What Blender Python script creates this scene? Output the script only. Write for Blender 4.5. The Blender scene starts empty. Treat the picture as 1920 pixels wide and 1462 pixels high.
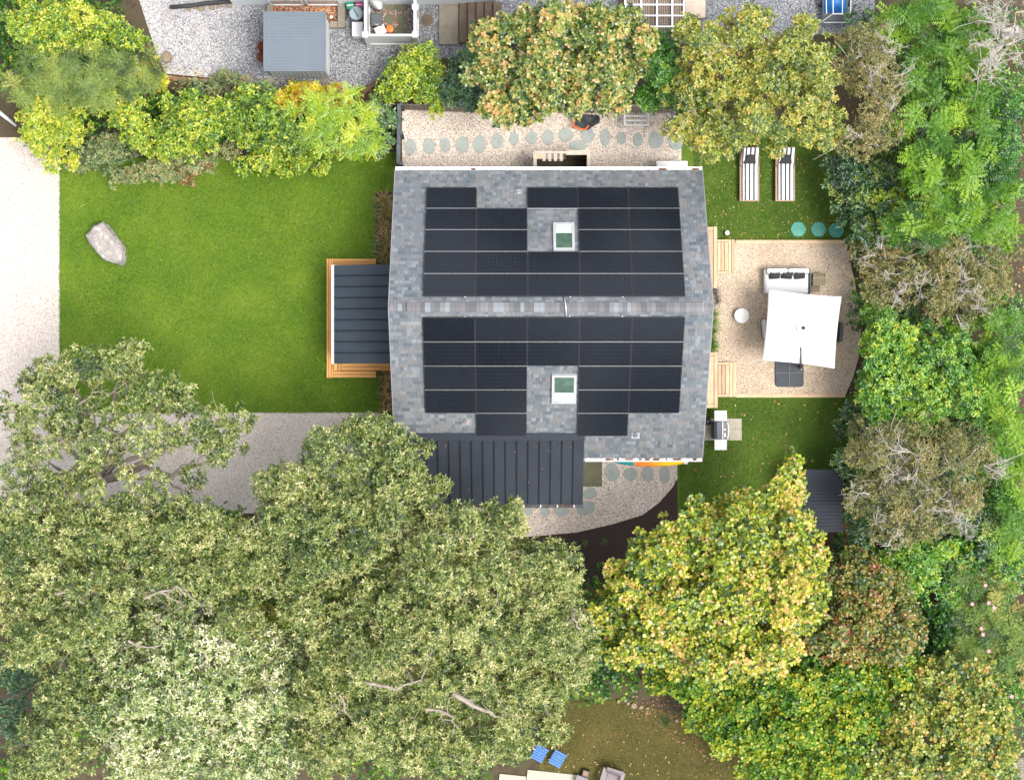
import bpy, math, random
import numpy as np
from mathutils import Vector, Matrix, Euler

SC = bpy.context.scene
COL = SC.collection
random.seed(7)
RNG = np.random.default_rng(11)
R = math.radians
pi = math.pi

# ------------------------------------------------------------------ camera
H, F, CX, CY = 74.5, 3884.0, 960.0, 731.0
cam = bpy.data.cameras.new('camera')
cam.sensor_fit = 'HORIZONTAL'; cam.sensor_width = 36.0
cam.lens = 36.0 * F / 1920.0
cam.clip_start = 0.5; cam.clip_end = 3000
cam_o = bpy.data.objects.new('camera', cam); COL.objects.link(cam_o)
cam_o.location = (0, 0, H); cam_o.rotation_euler = (0, 0, 0)
SC.camera = cam_o

# ------------------------------------------------------------------ light
SUN_EL, SUN_AZ = R(70), R(118)          # azimuth clockwise from +Y (picture top): from the right, a little below
w = bpy.data.worlds.new('World'); SC.world = w; w.use_nodes = True
nt = w.node_tree
sky = nt.nodes.new('ShaderNodeTexSky'); sky.sky_type = 'NISHITA'; sky.sun_disc = False
sky.sun_elevation = SUN_EL; sky.sun_rotation = SUN_AZ
sky.dust_density = 3.0; sky.air_density = 1.0; sky.ozone_density = 1.0
bg = nt.nodes['Background']; bg.inputs['Strength'].default_value = 0.15
hsv = nt.nodes.new('ShaderNodeHueSaturation'); hsv.inputs['Saturation'].default_value = .3   # thin bright overcast: paler than a clear sky
nt.links.new(sky.outputs[0], hsv.inputs['Color']); nt.links.new(hsv.outputs[0], bg.inputs['Color'])
sl = bpy.data.lights.new('sun', 'SUN'); sl.energy = 1.5; sl.angle = R(20); sl.color = (1.0, 0.955, 0.88)
so = bpy.data.objects.new('sun', sl); COL.objects.link(so)
sd = Vector((math.sin(SUN_AZ) * math.cos(SUN_EL), math.cos(SUN_AZ) * math.cos(SUN_EL), math.sin(SUN_EL)))
so.rotation_euler = sd.to_track_quat('Z', 'Y').to_euler(); so.location = (30, -15, 60)
SC.view_settings.view_transform = 'Standard'; SC.view_settings.look = 'None'
SC.view_settings.gamma = 1.0; SC.view_settings.use_curve_mapping = False
SC.view_settings.exposure = 1.47

# ------------------------------------------------------------------ helpers
def P(px, py, z=0.0):
    k = (H - z) / F
    return Vector(((px - CX) * k, (CY - py) * k, z))
def lin(c):
    return tuple(((x / 255) / 12.92 if x / 255 <= .04045 else ((x / 255 + .055) / 1.055) ** 2.4) for x in c)
def S(r, g, b, k=1.0):
    return tuple(x * k for x in lin((r, g, b)))

class MB:
    def __init__(self): self.v = []; self.f = []
    def add(self, vs, fs):
        n = len(self.v); self.v += [tuple(q) for q in vs]; self.f += [tuple(i + n for i in f) for f in fs]; return self
    def box(self, c, s, rz=0.0, m=None):
        hx, hy, hz = s[0] / 2, s[1] / 2, s[2] / 2
        vs = [Vector((x, y, z)) for z in (-hz, hz) for x, y in ((-hx, -hy), (hx, -hy), (hx, hy), (-hx, hy))]
        if m is not None: vs = [m @ q for q in vs]
        elif rz: rm = Matrix.Rotation(rz, 3, 'Z'); vs = [rm @ q for q in vs]
        c = Vector(c)
        return self.add([q + c for q in vs], [(3, 2, 1, 0), (4, 5, 6, 7), (0, 1, 5, 4), (1, 2, 6, 5), (2, 3, 7, 6), (3, 0, 4, 7)])
    def prism(self, poly, z0, z1, top=None):
        n = len(poly); top = top or poly
        vs = [(p[0], p[1], z0) for p in poly] + [(p[0], p[1], z1) for p in top]
        a = sum(poly[i][0] * poly[(i + 1) % n][1] - poly[(i + 1) % n][0] * poly[i][1] for i in range(n))
        fs = [tuple(range(n))[::-1], tuple(range(n, 2 * n))] + [(i, (i + 1) % n, n + (i + 1) % n, n + i) for i in range(n)]
        if a < 0: fs = [f[::-1] for f in fs]
        return self.add(vs, fs)
    def quadbox(self, a, b, c, d, t):
        # slab: four corner points (counter-clockwise seen from the normal side), thickness t below
        a, b, c, d = map(Vector, (a, b, c, d)); n = (b - a).cross(d - a).normalized() * t
        vs = [a - n, b - n, c - n, d - n, a, b, c, d]
        return self.add(vs, [(3, 2, 1, 0), (4, 5, 6, 7), (0, 1, 5, 4), (1, 2, 6, 5), (2, 3, 7, 6), (3, 0, 4, 7)])
    def tube(self, pts, rad, n=6, cap=True):
        pts = [Vector(p) for p in pts]
        if not hasattr(rad, '__len__'): rad = [rad] * len(pts)
        rings = []; up = None
        for i, p in enumerate(pts):
            d = (pts[min(i + 1, len(pts) - 1)] - pts[max(i - 1, 0)]).normalized()
            if up is None: up = Vector((0, 0, 1)) if abs(d.z) < .9 else Vector((1, 0, 0))
            s = d.cross(up)
            if s.length < 1e-4: s = d.orthogonal()
            s.normalize(); u = s.cross(d); up = u
            rings.append([p + (s * math.cos(2 * pi * k / n) + u * math.sin(2 * pi * k / n)) * rad[i] for k in range(n)])
        vs = [q for r in rings for q in r]; fs = []
        for i in range(len(pts) - 1):
            for k in range(n):
                a, b = i * n + k, i * n + (k + 1) % n
                fs.append((a, a + n, b + n, b))
        if cap: fs += [tuple(range(n)), tuple(range((len(pts) - 1) * n, len(pts) * n))[::-1]]
        return self.add(vs, fs)
    def lathe(self, prof, c=(0, 0, 0), n=24, sx=1.0, sy=1.0):
        c = Vector(c); vs = []; fs = []
        for r, z in prof:
            vs += [c + Vector((r * sx * math.cos(2 * pi * k / n), r * sy * math.sin(2 * pi * k / n), z)) for k in range(n)]
        for i in range(len(prof) - 1):
            for k in range(n):
                a, b = i * n + k, i * n + (k + 1) % n
                fs.append((a, b, b + n, a + n))
        fs += [tuple(range(n))[::-1], tuple(range((len(prof) - 1) * n, len(prof) * n))]
        return self.add(vs, fs)
    def mesh(self, name, mat, smooth=False):
        me = bpy.data.meshes.new(name); me.from_pydata(self.v, [], self.f); me.update()
        if mat: me.materials.append(mat)
        if smooth: me.polygons.foreach_set('use_smooth', [True] * len(me.polygons))
        return me
    def build(self, name, mat, parent=None, smooth=False, bevel=0.0, seg=2, loc=None):
        o = bpy.data.objects.new(name, self.mesh(name, mat, smooth)); COL.objects.link(o)
        if parent: o.parent = parent
        if loc is not None: o.location = loc
        if bevel:
            b = o.modifiers.new('bevel', 'BEVEL'); b.width = bevel; b.segments = seg; b.limit_method = 'ANGLE'; b.angle_limit = R(40)
        return o

def inst(name, me, parent=None, loc=(0, 0, 0), rot=(0, 0, 0), sc=(1, 1, 1)):
    o = bpy.data.objects.new(name, me); COL.objects.link(o); o.parent = parent
    o.location = loc; o.rotation_euler = rot; o.scale = sc
    return o
def tag(o, label, cat, group=None):
    o['label'] = label; o['category'] = cat
    if group: o['group'] = group
    return o
def thing(name, label, cat, loc=(0, 0, 0), rz=0.0, group=None):
    o = bpy.data.objects.new(name, None); COL.objects.link(o); o.empty_display_size = .2
    o.location = loc; o.rotation_euler = (0, 0, rz)
    return tag(o, label, cat, group)
def struct(o): o['kind'] = 'structure'; return o
def stuff(o): o['kind'] = 'stuff'; return o

# ------------------------------------------------------------------ materials
MATS = {}
def newmat(name):
    m = bpy.data.materials.new(name); m.use_nodes = True
    nt = m.node_tree; return m, nt, nt.nodes['Principled BSDF'], nt.nodes.new, nt.links.new
def ramp(nt, cols, pos=None, interp='LINEAR'):
    r = nt.nodes.new('ShaderNodeValToRGB'); e = r.color_ramp.elements; r.color_ramp.interpolation = interp
    n = len(cols); pos = pos or [i / (n - 1) for i in range(n)]
    while len(e) < n: e.new(1.0)
    for i in range(n): e[i].position = pos[i]; e[i].color = (*cols[i], 1)
    return r
def M(name, c1, c2=None, scale=4.0, rough=.7, bump=0.0, bscale=None, detail=6, metallic=0.0, stretch=None, world=False, spec=.5, c3=None, pos=None):
    """plain procedural surface: noise between two or three colours plus fine relief"""
    m, nt, b, N, L = newmat(name); MATS[name] = m
    c2 = c2 or tuple(x * .8 for x in c1)
    tc = N('ShaderNodeTexCoord'); src = tc.outputs['Object']
    if world: g = N('ShaderNodeNewGeometry'); src = g.outputs['Position']
    if stretch:
        mp = N('ShaderNodeMapping'); mp.inputs['Scale'].default_value = stretch; L(src, mp.inputs['Vector']); src = mp.outputs['Vector']
    no = N('ShaderNodeTexNoise'); no.inputs['Scale'].default_value = scale; no.inputs['Detail'].default_value = detail; no.inputs['Roughness'].default_value = .65
    L(src, no.inputs['Vector'])
    rp = ramp(nt, [c1, c2] if c3 is None else [c1, c2, c3], pos or ([.3, .7] if c3 is None else [.3, .5, .7]))
    L(no.outputs['Fac'], rp.inputs[0]); L(rp.outputs[0], b.inputs['Base Color'])
    b.inputs['Roughness'].default_value = rough; b.inputs['Metallic'].default_value = metallic
    b.inputs['Specular IOR Level'].default_value = spec
    if bump:
        n2 = N('ShaderNodeTexNoise'); n2.inputs['Scale'].default_value = bscale or scale * 6; n2.inputs['Detail'].default_value = 4
        L(src, n2.inputs['Vector']); bp = N('ShaderNodeBump'); bp.inputs['Strength'].default_value = bump; bp.inputs['Distance'].default_value = .01
        L(n2.outputs['Fac'], bp.inputs['Height']); L(bp.outputs[0], b.inputs['Normal'])
    return m

def gravel_mat(name, cols, pos, scale, big1, bigscale=.35, lo=.82, bump=.6):
    m, nt, b, N, L = newmat(name); MATS[name] = m
    g = N('ShaderNodeNewGeometry')
    nz = N('ShaderNodeTexNoise'); nz.inputs['Scale'].default_value = 9; L(g.outputs['Position'], nz.inputs['Vector'])
    v = N('ShaderNodeTexVoronoi'); v.inputs['Scale'].default_value = scale; L(g.outputs['Position'], v.inputs['Vector'])
    sp = N('ShaderNodeSeparateColor'); L(v.outputs['Color'], sp.inputs[0])
    rp = ramp(nt, cols, pos); L(sp.outputs[0], rp.inputs[0])
    # joints between the stones
    v2 = N('ShaderNodeTexVoronoi'); v2.feature = 'DISTANCE_TO_EDGE'; v2.inputs['Scale'].default_value = scale; L(g.outputs['Position'], v2.inputs['Vector'])
    big = N('ShaderNodeTexNoise'); big.inputs['Scale'].default_value = bigscale; big.inputs['Detail'].default_value = 5; L(g.outputs['Position'], big.inputs['Vector'])
    br = ramp(nt, [big1, (1, 1, 1)], [.3, .62]); L(big.outputs['Fac'], br.inputs[0])
    mx = N('ShaderNodeMix'); mx.data_type = 'RGBA'; mx.blend_type = 'MULTIPLY'; mx.inputs[0].default_value = 1
    L(rp.outputs[0], mx.inputs[6]); L(br.outputs[0], mx.inputs[7])
    L(mx.outputs[2], b.inputs['Base Color']); b.inputs['Roughness'].default_value = .9
    bp = N('ShaderNodeBump'); bp.inputs['Strength'].default_value = bump; bp.inputs['Distance'].default_value = .012
    r2 = ramp(nt, [(0, 0, 0), (1, 1, 1)], [0, .3]); L(v2.outputs['Distance'], r2.inputs[0])
    L(r2.outputs[0], bp.inputs['Height']); L(bp.outputs[0], b.inputs['Normal'])
    return m

def leaf_mat(name, cols, pos=None, gloss=.12, rough=.45, trans=.4):
    m, nt, b, N, L = newmat(name); MATS[name] = m
    nt.nodes.remove(b); out = nt.nodes['Material Output']
    at = N('ShaderNodeAttribute'); at.attribute_name = 'tone'
    rp = ramp(nt, cols, pos); L(at.outputs['Fac'], rp.inputs[0])
    d = N('ShaderNodeBsdfDiffuse'); t = N('ShaderNodeBsdfTranslucent'); gl = N('ShaderNodeBsdfGlossy'); gl.inputs['Roughness'].default_value = rough
    L(rp.outputs[0], d.inputs[0])
    hs = N('ShaderNodeHueSaturation'); hs.inputs['Saturation'].default_value = 1.1; hs.inputs['Value'].default_value = 1.15; L(rp.outputs[0], hs.inputs['Color']); L(hs.outputs[0], t.inputs[0])
    gl.inputs[0].default_value = (.9, .92, .95, 1)
    a = N('ShaderNodeMixShader'); a.inputs[0].default_value = trans; L(d.outputs[0], a.inputs[1]); L(t.outputs[0], a.inputs[2])
    c = N('ShaderNodeMixShader'); c.inputs[0].default_value = gloss; L(a.outputs[0], c.inputs[1]); L(gl.outputs[0], c.inputs[2])
    L(c.outputs[0], out.inputs['Surface'])
    return m

def lawn_mat(name, cols, pos, patch=None):
    m, nt, b, N, L = newmat(name); MATS[name] = m
    g = N('ShaderNodeNewGeometry')
    n1 = N('ShaderNodeTexNoise'); n1.inputs['Scale'].default_value = .55; n1.inputs['Detail'].default_value = 9; n1.inputs['Roughness'].default_value = .62; L(g.outputs['Position'], n1.inputs['Vector'])
    n2 = N('ShaderNodeTexNoise'); n2.inputs['Scale'].default_value = 22; n2.inputs['Detail'].default_value = 5; n2.inputs['Roughness'].default_value = .8; L(g.outputs['Position'], n2.inputs['Vector'])
    ad = N('ShaderNodeMath'); ad.operation = 'MULTIPLY_ADD'; ad.inputs[1].default_value = .55; L(n2.outputs['Fac'], ad.inputs[0])
    a2 = N('ShaderNodeMath'); a2.operation = 'MULTIPLY_ADD'; a2.inputs[1].default_value = .45; L(n1.outputs['Fac'], a2.inputs[0]); a2.inputs[2].default_value = 0.0
    L(a2.outputs[0], ad.inputs[2])
    rp = ramp(nt, cols, pos); L(ad.outputs[0], rp.inputs[0]); L(rp.outputs[0], b.inputs['Base Color'])
    b.inputs['Roughness'].default_value = .85; b.inputs['Specular IOR Level'].default_value = .2
    bp = N('ShaderNodeBump'); bp.inputs['Strength'].default_value = .8; bp.inputs['Distance'].default_value = .03; L(n2.outputs['Fac'], bp.inputs['Height']); L(bp.outputs[0], b.inputs['Normal'])
    return m

def wood(name, c1, c2, along='x', rough=.75):
    st = {'x': (1.2, 14, 14), 'y': (14, 1.2, 14), 'z': (14, 14, 1.2)}[along]
    m = M(name, c1, c2, 1.6, rough, bump=.25, bscale=5, stretch=st, world=False)
    nt = m.node_tree; b = nt.nodes['Principled BSDF']; src = b.inputs['Base Color'].links[0].from_socket     # each board its own shade
    oi = nt.nodes.new('ShaderNodeObjectInfo'); rp = ramp(nt, [(.74, .72, .70), (1.0, 1.0, 1.0), (1.12, 1.1, 1.06)]); nt.links.new(oi.outputs['Random'], rp.inputs[0])
    mx = nt.nodes.new('ShaderNodeMix'); mx.data_type = 'RGBA'; mx.blend_type = 'MULTIPLY'; mx.inputs[0].default_value = 1
    nt.links.new(src, mx.inputs[6]); nt.links.new(rp.outputs[0], mx.inputs[7]); nt.links.new(mx.outputs[2], b.inputs['Base Color'])
    return m

GAPSHADE = M('deck_gap_shade', S(74, 58, 44, .7), S(56, 44, 34, .7), 4, .9)  # skirt and riser wood coloured dark, standing for shade in the plank gaps
SHCOLS = [S(96, 102, 110, .76), S(107, 114, 121, .76), S(114, 120, 126, .76), S(120, 123, 127, .76), S(124, 121, 121, .76), S(134, 141, 147, .76)]
def shingle_mat(name, obj):
    m, nt, b, N, L = newmat(name); MATS[name] = m
    if obj: s = N('ShaderNodeObjectInfo').outputs['Random']
    else: a = N('ShaderNodeAttribute'); a.attribute_name = 'tone'; s = a.outputs['Fac']
    rp = ramp(nt, SHCOLS, [0, .15, .38, .55, .72, 1.0]); L(s, rp.inputs[0])
    g = N('ShaderNodeNewGeometry'); no = N('ShaderNodeTexNoise'); no.inputs['Scale'].default_value = 60; no.inputs['Detail'].default_value = 4; no.inputs['Roughness'].default_value = .8; L(g.outputs['Position'], no.inputs['Vector'])
    r2 = ramp(nt, [(.72, .72, .72), (1.22, 1.22, 1.22)], [.3, .7]); L(no.outputs['Fac'], r2.inputs[0])
    n3 = N('ShaderNodeTexNoise'); n3.inputs['Scale'].default_value = .7; n3.inputs['Detail'].default_value = 4; L(g.outputs['Position'], n3.inputs['Vector'])
    r3 = ramp(nt, [(.86, .88, .9), (1.08, 1.07, 1.06)], [.35, .65]); L(n3.outputs['Fac'], r3.inputs[0])
    mx = N('ShaderNodeMix'); mx.data_type = 'RGBA'; mx.blend_type = 'MULTIPLY'; mx.inputs[0].default_value = 1; L(rp.outputs[0], mx.inputs[6]); L(r2.outputs[0], mx.inputs[7])
    m2 = N('ShaderNodeMix'); m2.data_type = 'RGBA'; m2.blend_type = 'MULTIPLY'; m2.inputs[0].default_value = 1; L(mx.outputs[2], m2.inputs[6]); L(r3.outputs[0], m2.inputs[7])
    L(m2.outputs[2], b.inputs['Base Color']); b.inputs['Roughness'].default_value = .92; b.inputs['Specular IOR Level'].default_value = .25
    bp = N('ShaderNodeBump'); bp.inputs['Strength'].default_value = .35; bp.inputs['Distance'].default_value = .005; L(no.outputs['Fac'], bp.inputs['Height']); L(bp.outputs[0], b.inputs['Normal'])
    return m

def panel_mat():
    m, nt, b, N, L = newmat('solar_cells'); MATS['cells'] = m
    tc = N('ShaderNodeTexCoord'); sx = N('ShaderNodeSeparateXYZ'); L(tc.outputs['Object'], sx.inputs[0])
    def lines(sock, n, wd):
        a = N('ShaderNodeMath'); a.operation = 'MULTIPLY'; a.inputs[1].default_value = n; L(sock, a.inputs[0])
        f = N('ShaderNodeMath'); f.operation = 'FRACT'; L(a.outputs[0], f.inputs[0])
        c = N('ShaderNodeMath'); c.operation = 'LESS_THAN'; c.inputs[1].default_value = wd; L(f.outputs[0], c.inputs[0]); return c.outputs[0]
    l1 = lines(sx.outputs[0], 12.0, .16); l2 = lines(sx.outputs[1], 6.2, .07); l3 = lines(sx.outputs[0], 1 / .86, .012)
    mx = N('ShaderNodeMath'); mx.operation = 'MAXIMUM'; L(l1, mx.inputs[0]); L(l2, mx.inputs[1])
    oi = N('ShaderNodeObjectInfo')
    rp = ramp(nt, [(.005, .0065, .011), (.012, .014, .019)]); L(oi.outputs['Random'], rp.inputs[0])
    m1 = N('ShaderNodeMix'); m1.data_type = 'RGBA'; L(mx.outputs[0], m1.inputs[0]); L(rp.outputs[0], m1.inputs[6]); m1.inputs[7].default_value = (.017, .021, .03, 1)
    L(m1.outputs[2], b.inputs['Base Color']); b.inputs['Roughness'].default_value = .28; b.inputs['Specular IOR Level'].default_value = .22
    no = N('ShaderNodeTexNoise'); no.inputs['Scale'].default_value = 2.2; no.inputs['Detail'].default_value = 6; L(tc.outputs['Object'], no.inputs['Vector'])
    rr = ramp(nt, [(.24,) * 3, (.32,) * 3], [.35, .7]); L(no.outputs['Fac'], rr.inputs[0]); L(rr.outputs[0], b.inputs['Roughness'])
    return m
panel_mat()

GRAV = gravel_mat('gravel_pale', [S(130, 114, 104, .7), S(202, 186, 174, .7), S(222, 209, 198, .7), S(242, 234, 227, .7)], [0, .12, .5, 1], 46, (.86, .85, .84))
GRAVT = gravel_mat('gravel_tan', [S(110, 94, 82, .82), S(182, 160, 138, .82), S(206, 186, 163, .82), S(228, 213, 194, .82)], [0, .14, .5, 1], 44, (.80, .77, .74), .3)
GRAVN = gravel_mat('gravel_mixed', [S(106, 90, 78, .9), S(190, 172, 156, .9), S(216, 200, 188, .9), S(244, 236, 226, .9)], [0, .2, .5, 1], 40, (.86, .83, .8), .35)
GRAVG = gravel_mat('gravel_grey', [S(52, 54, 60, .8), S(108, 110, 116, .8), S(140, 142, 146, .8), S(205, 204, 204, .8)], [0, .35, .65, 1], 26, (.7, .7, .74), .3)
MULCH = M('mulch', S(38, 28, 25), S(64, 48, 42), 14, .95, .9, 60, world=True)
SOIL = M('soil', S(46, 38, 30), S(72, 60, 44), 3, .95, .8, 40, world=True, c3=S(56, 66, 34))
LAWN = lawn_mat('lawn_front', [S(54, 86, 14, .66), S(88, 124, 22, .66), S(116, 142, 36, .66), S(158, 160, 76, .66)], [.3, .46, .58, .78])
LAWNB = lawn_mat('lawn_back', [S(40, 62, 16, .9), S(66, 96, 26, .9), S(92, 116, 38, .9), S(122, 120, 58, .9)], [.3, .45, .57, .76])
LAWND = lawn_mat('lawn_dry', [S(58, 56, 26, .7), S(88, 84, 38, .7), S(112, 100, 54, .7), S(134, 116, 78, .7)], [.3, .46, .58, .76])
BLADE = leaf_mat('grass_blades', [S(46, 80, 10, .66), S(94, 132, 22, .66), S(156, 170, 66, .66)], gloss=.03, trans=.25)
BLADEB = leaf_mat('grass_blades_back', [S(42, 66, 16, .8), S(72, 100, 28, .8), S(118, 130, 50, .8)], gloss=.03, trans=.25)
BLADED = leaf_mat('grass_blades_dry', [S(66, 72, 28, .7), S(98, 94, 42, .7), S(130, 114, 68, .7)], gloss=.03, trans=.25)
FALLEN = leaf_mat('fallen_leaf', [S(112, 70, 40, .85), S(160, 112, 62, .85), S(186, 160, 100, .85), S(190, 180, 130, .85)], gloss=.02, trans=.2)
METALR = M('metal_roof_dark', S(42, 52, 62, .75), S(50, 60, 71, .75), 1.2, .55, .05, 3, spec=.3)
METALB = M('metal_roof_black', S(40, 45, 54, .85), S(48, 54, 64, .85), 1.2, .45, .05, 3, spec=.4)
SEAM = M('seam_metal', S(30, 36, 44, .7), S(36, 42, 50, .7), 2, .6, spec=.25)
WHITE = M('white_paint', (.70, .70, .70), (.62, .62, .61), 3, .5)
OFFWH = M('white_vinyl', (.74, .75, .77), (.66, .67, .70), 2, .45)
SILVER = M('silver_metal', (.62, .64, .66), (.5, .52, .54), 5, .35, metallic=.6)
BLACKM = M('black_metal', (.014, .015, .017), (.02, .021, .024), 5, .45)
GUTLEAF = M('gutter_litter', S(120, 70, 50), S(60, 40, 30), 30, .9)
CEDAR = wood('cedar_new', S(226, 172, 104, .95), S(200, 142, 78, .95), 'y')
CEDARX = wood('cedar_new_cross', S(226, 172, 104, .95), S(200, 142, 78, .95), 'x')
DECKW = wood('deck_weathered', S(210, 182, 152, .9), S(176, 146, 116, .9), 'y')
DECKX = wood('deck_weathered_cross', S(210, 182, 152, .9), S(176, 146, 116, .9), 'x')
GREYW = wood('grey_weathered', S(168, 152, 136, .75), S(120, 106, 94, .75), 'z')
TEAKW = wood('grey_teak', S(150, 138, 112, .8), S(116, 106, 86, .8), 'y')
LOUNGEW = wood('lounger_wood', S(186, 160, 140, .8), S(140, 116, 100, .8), 'y')
BLUESTONE = M('bluestone', S(136, 146, 148, .85), S(160, 166, 162, .85), 3.5, .85, .4, 18, c3=S(144, 152, 142, .85), world=True)
MOSSSLAB = M('mossy_slab', S(92, 96, 74, .75), S(118, 116, 92, .75), 3, .9, .4, 16, world=True)
CONC = M('concrete', S(150, 142, 128, .75), S(120, 112, 98, .75), 2.2, .9, .4, 20, world=True)
CONCD = M('concrete_stained', S(124, 108, 92, .75), S(82, 70, 58, .75), 1.6, .9, .4, 20, world=True)
PAVER = M('paver_grey', S(186, 180, 164, .8), S(164, 158, 144, .8), 3, .9, .3, 20, world=True)
ROCK = M('boulder_stone', S(200, 195, 190, .68), S(158, 150, 146, .68), 2.6, .9, .8, 9, c3=S(216, 212, 207, .68))
SMALLROCK = M('field_stone', S(160, 140, 116, .8), S(120, 104, 88, .8), 4, .9, .5, 14)
BRICKM = M('edging_block', S(160, 124, 92, .8), S(130, 98, 72, .8), 5, .9, .5, 30)
SIDING = M('cedar_siding', S(150, 140, 128, .7), S(126, 116, 106, .7), 3, .85, .3, 10)
BARK = M('bark', S(128, 122, 114, .8), S(84, 78, 70, .8), 6, .95, .8, 20, stretch=(3, 3, .6))
BARKG = M('bark_grey', S(196, 190, 182, .8), S(152, 144, 134, .8), 6, .95, .5, 20)
LIMB = M('limb_grey', S(176, 164, 152, .75), S(128, 116, 104, .75), 5, .95, .6, 16)
CUSHW = M('cushion_white', (.62, .63, .65), (.56, .57, .59), 2, .9, .2, 40)
CUSHD = M('cushion_charcoal', (.028, .028, .031), (.04, .04, .044), 12, .95, .4, 80)
CANOPY = M('canopy_white', (.70, .70, .70), (.66, .66, .66), 1.5, .85, .1, 30)
GLASSD = M('window_glass', (.02, .025, .03), (.03, .035, .04), 2, .06, spec=.8)
GLASSG = M('skylight_glass', S(52, 80, 70, .8), S(92, 116, 100, .8), 4, .08, spec=.7)
BLINDM = M('skylight_blind', S(196, 208, 196, .8), S(186, 200, 190, .8), 3, .4)
TEAL = M('teal_plastic', S(52, 134, 120, .8), S(78, 156, 138, .8), 3, .6, .2, 20)
SHEDROOF = M('shed_roof_grey', S(134, 146, 158, .5), S(122, 134, 148, .5), 1.5, .6, spec=.3)
SHEDDARK = M('shed_roof_charcoal', S(46, 51, 61, .55), S(55, 60, 71, .55), 1.5, .7, .1, 6, spec=.2)
TERRA = M('terracotta', S(140, 84, 64, .8), S(112, 70, 56, .8), 6, .85)
ORANGE = M('orange_plastic', S(246, 110, 30), S(234, 96, 20), 4, .4)
YELLOW = M('yellow_plastic', S(250, 206, 16), S(244, 190, 10), 4, .4)
TEALK = M('teal_hull', S(10, 140, 134), S(8, 120, 118), 4, .4)
GREENP = M('green_plastic', S(10, 124, 92), S(14, 110, 82), 4, .45)
PINKP = M('magenta_plastic', S(176, 66, 120), S(160, 56, 108), 4, .45)
GREYP = M('grey_plastic', S(146, 162, 170, .9), S(130, 146, 154, .9), 4, .5)
DGREYP = M('dark_grey_plastic', S(66, 70, 74), S(54, 58, 62), 4, .5)
BLUE = M('blue_tarp', S(20, 104, 176), S(14, 84, 150), 5, .5, .4, 12)
RUBBER = M('black_rubber', (.018, .02, .022), (.03, .032, .036), 8, .7)
SLATE = M('slate_weight', S(40, 46, 54), S(58, 64, 72), 6, .7, .2, 20)
shingle_mat('shingle_field', False); shingle_mat('shingle_single', True)
DARKFENCE = M('fence_charcoal', S(66, 70, 78, .9), S(86, 90, 96, .9), 4, .8, .3, 20)

# ------------------------------------------------------------------ the ground
def sheet(name, poly_px, z, mat, thick=.05, smoothn=0):
    pts = [P(x, y, z) for x, y in poly_px]
    o = MB().prism([(p.x, p.y) for p in pts], z - thick, z).build(name, mat)
    return struct(o)
gm = MB(); gm.add([(-700, -700, -.02), (700, -700, -.02), (700, 700, -.02), (-700, 700, -.02)], [(0, 1, 2, 3)])
struct(gm.build('ground', SOIL))
DRIVE = [(-500, 258), (112, 258), (112, 560), (112, 772), (735, 772), (735, 962), (-500, 962)]
sheet('gravel_driveway', DRIVE, 0.0, GRAV, .015)
FRONT = [(112, 318), (300, 345), (560, 280), (752, 262), (752, 322), (735, 322), (735, 360), (704, 360), (704, 690), (714, 700), (714, 772), (112, 772)]
sheet('front_lawn', [(112, 300), (752, 285), (752, 360), (704, 360), (704, 690), (714, 700), (714, 773), (112, 773)], .02, LAWN, .035)
sheet('mulch_bed', [(704, 358), (745, 358), (745, 790), (714, 790), (714, 702), (704, 690)], .012, MULCH, .03)
sheet('gravel_side_yard', [(754, 196), (1290, 196), (1290, 330), (754, 330)], .008, GRAVN, .02)
ARC = [(1080, 846), (1285, 846), (1279, 880), (1262, 912), (1236, 942), (1205, 965), (1150, 982), (1080, 998), (1000, 1005), (740, 1012), (740, 846)]
sheet('gravel_path', ARC, .008, GRAVN, .02)
sheet('mulch_border', [(740, 962), (740, 1100), (1240, 1100), (1300, 930), (1285, 850)], -.002, MULCH, .012)
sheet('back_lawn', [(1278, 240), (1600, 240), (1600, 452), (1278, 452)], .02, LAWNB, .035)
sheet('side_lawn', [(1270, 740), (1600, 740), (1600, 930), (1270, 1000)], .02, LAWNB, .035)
sheet('lower_lawn', [(1020, 1320), (1180, 1310), (1290, 1350), (1430, 1440), (1430, 1560), (1000, 1560)], .012, LAWND, .03)
sheet('neighbour_gravel_yard', [(215, -140), (1640, -140), (1640, 60), (900, 100), (830, 110), (690, 160), (640, 178), (480, 165), (430, 150), (310, 138), (290, 90)], .004, GRAVG, .02)
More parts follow.
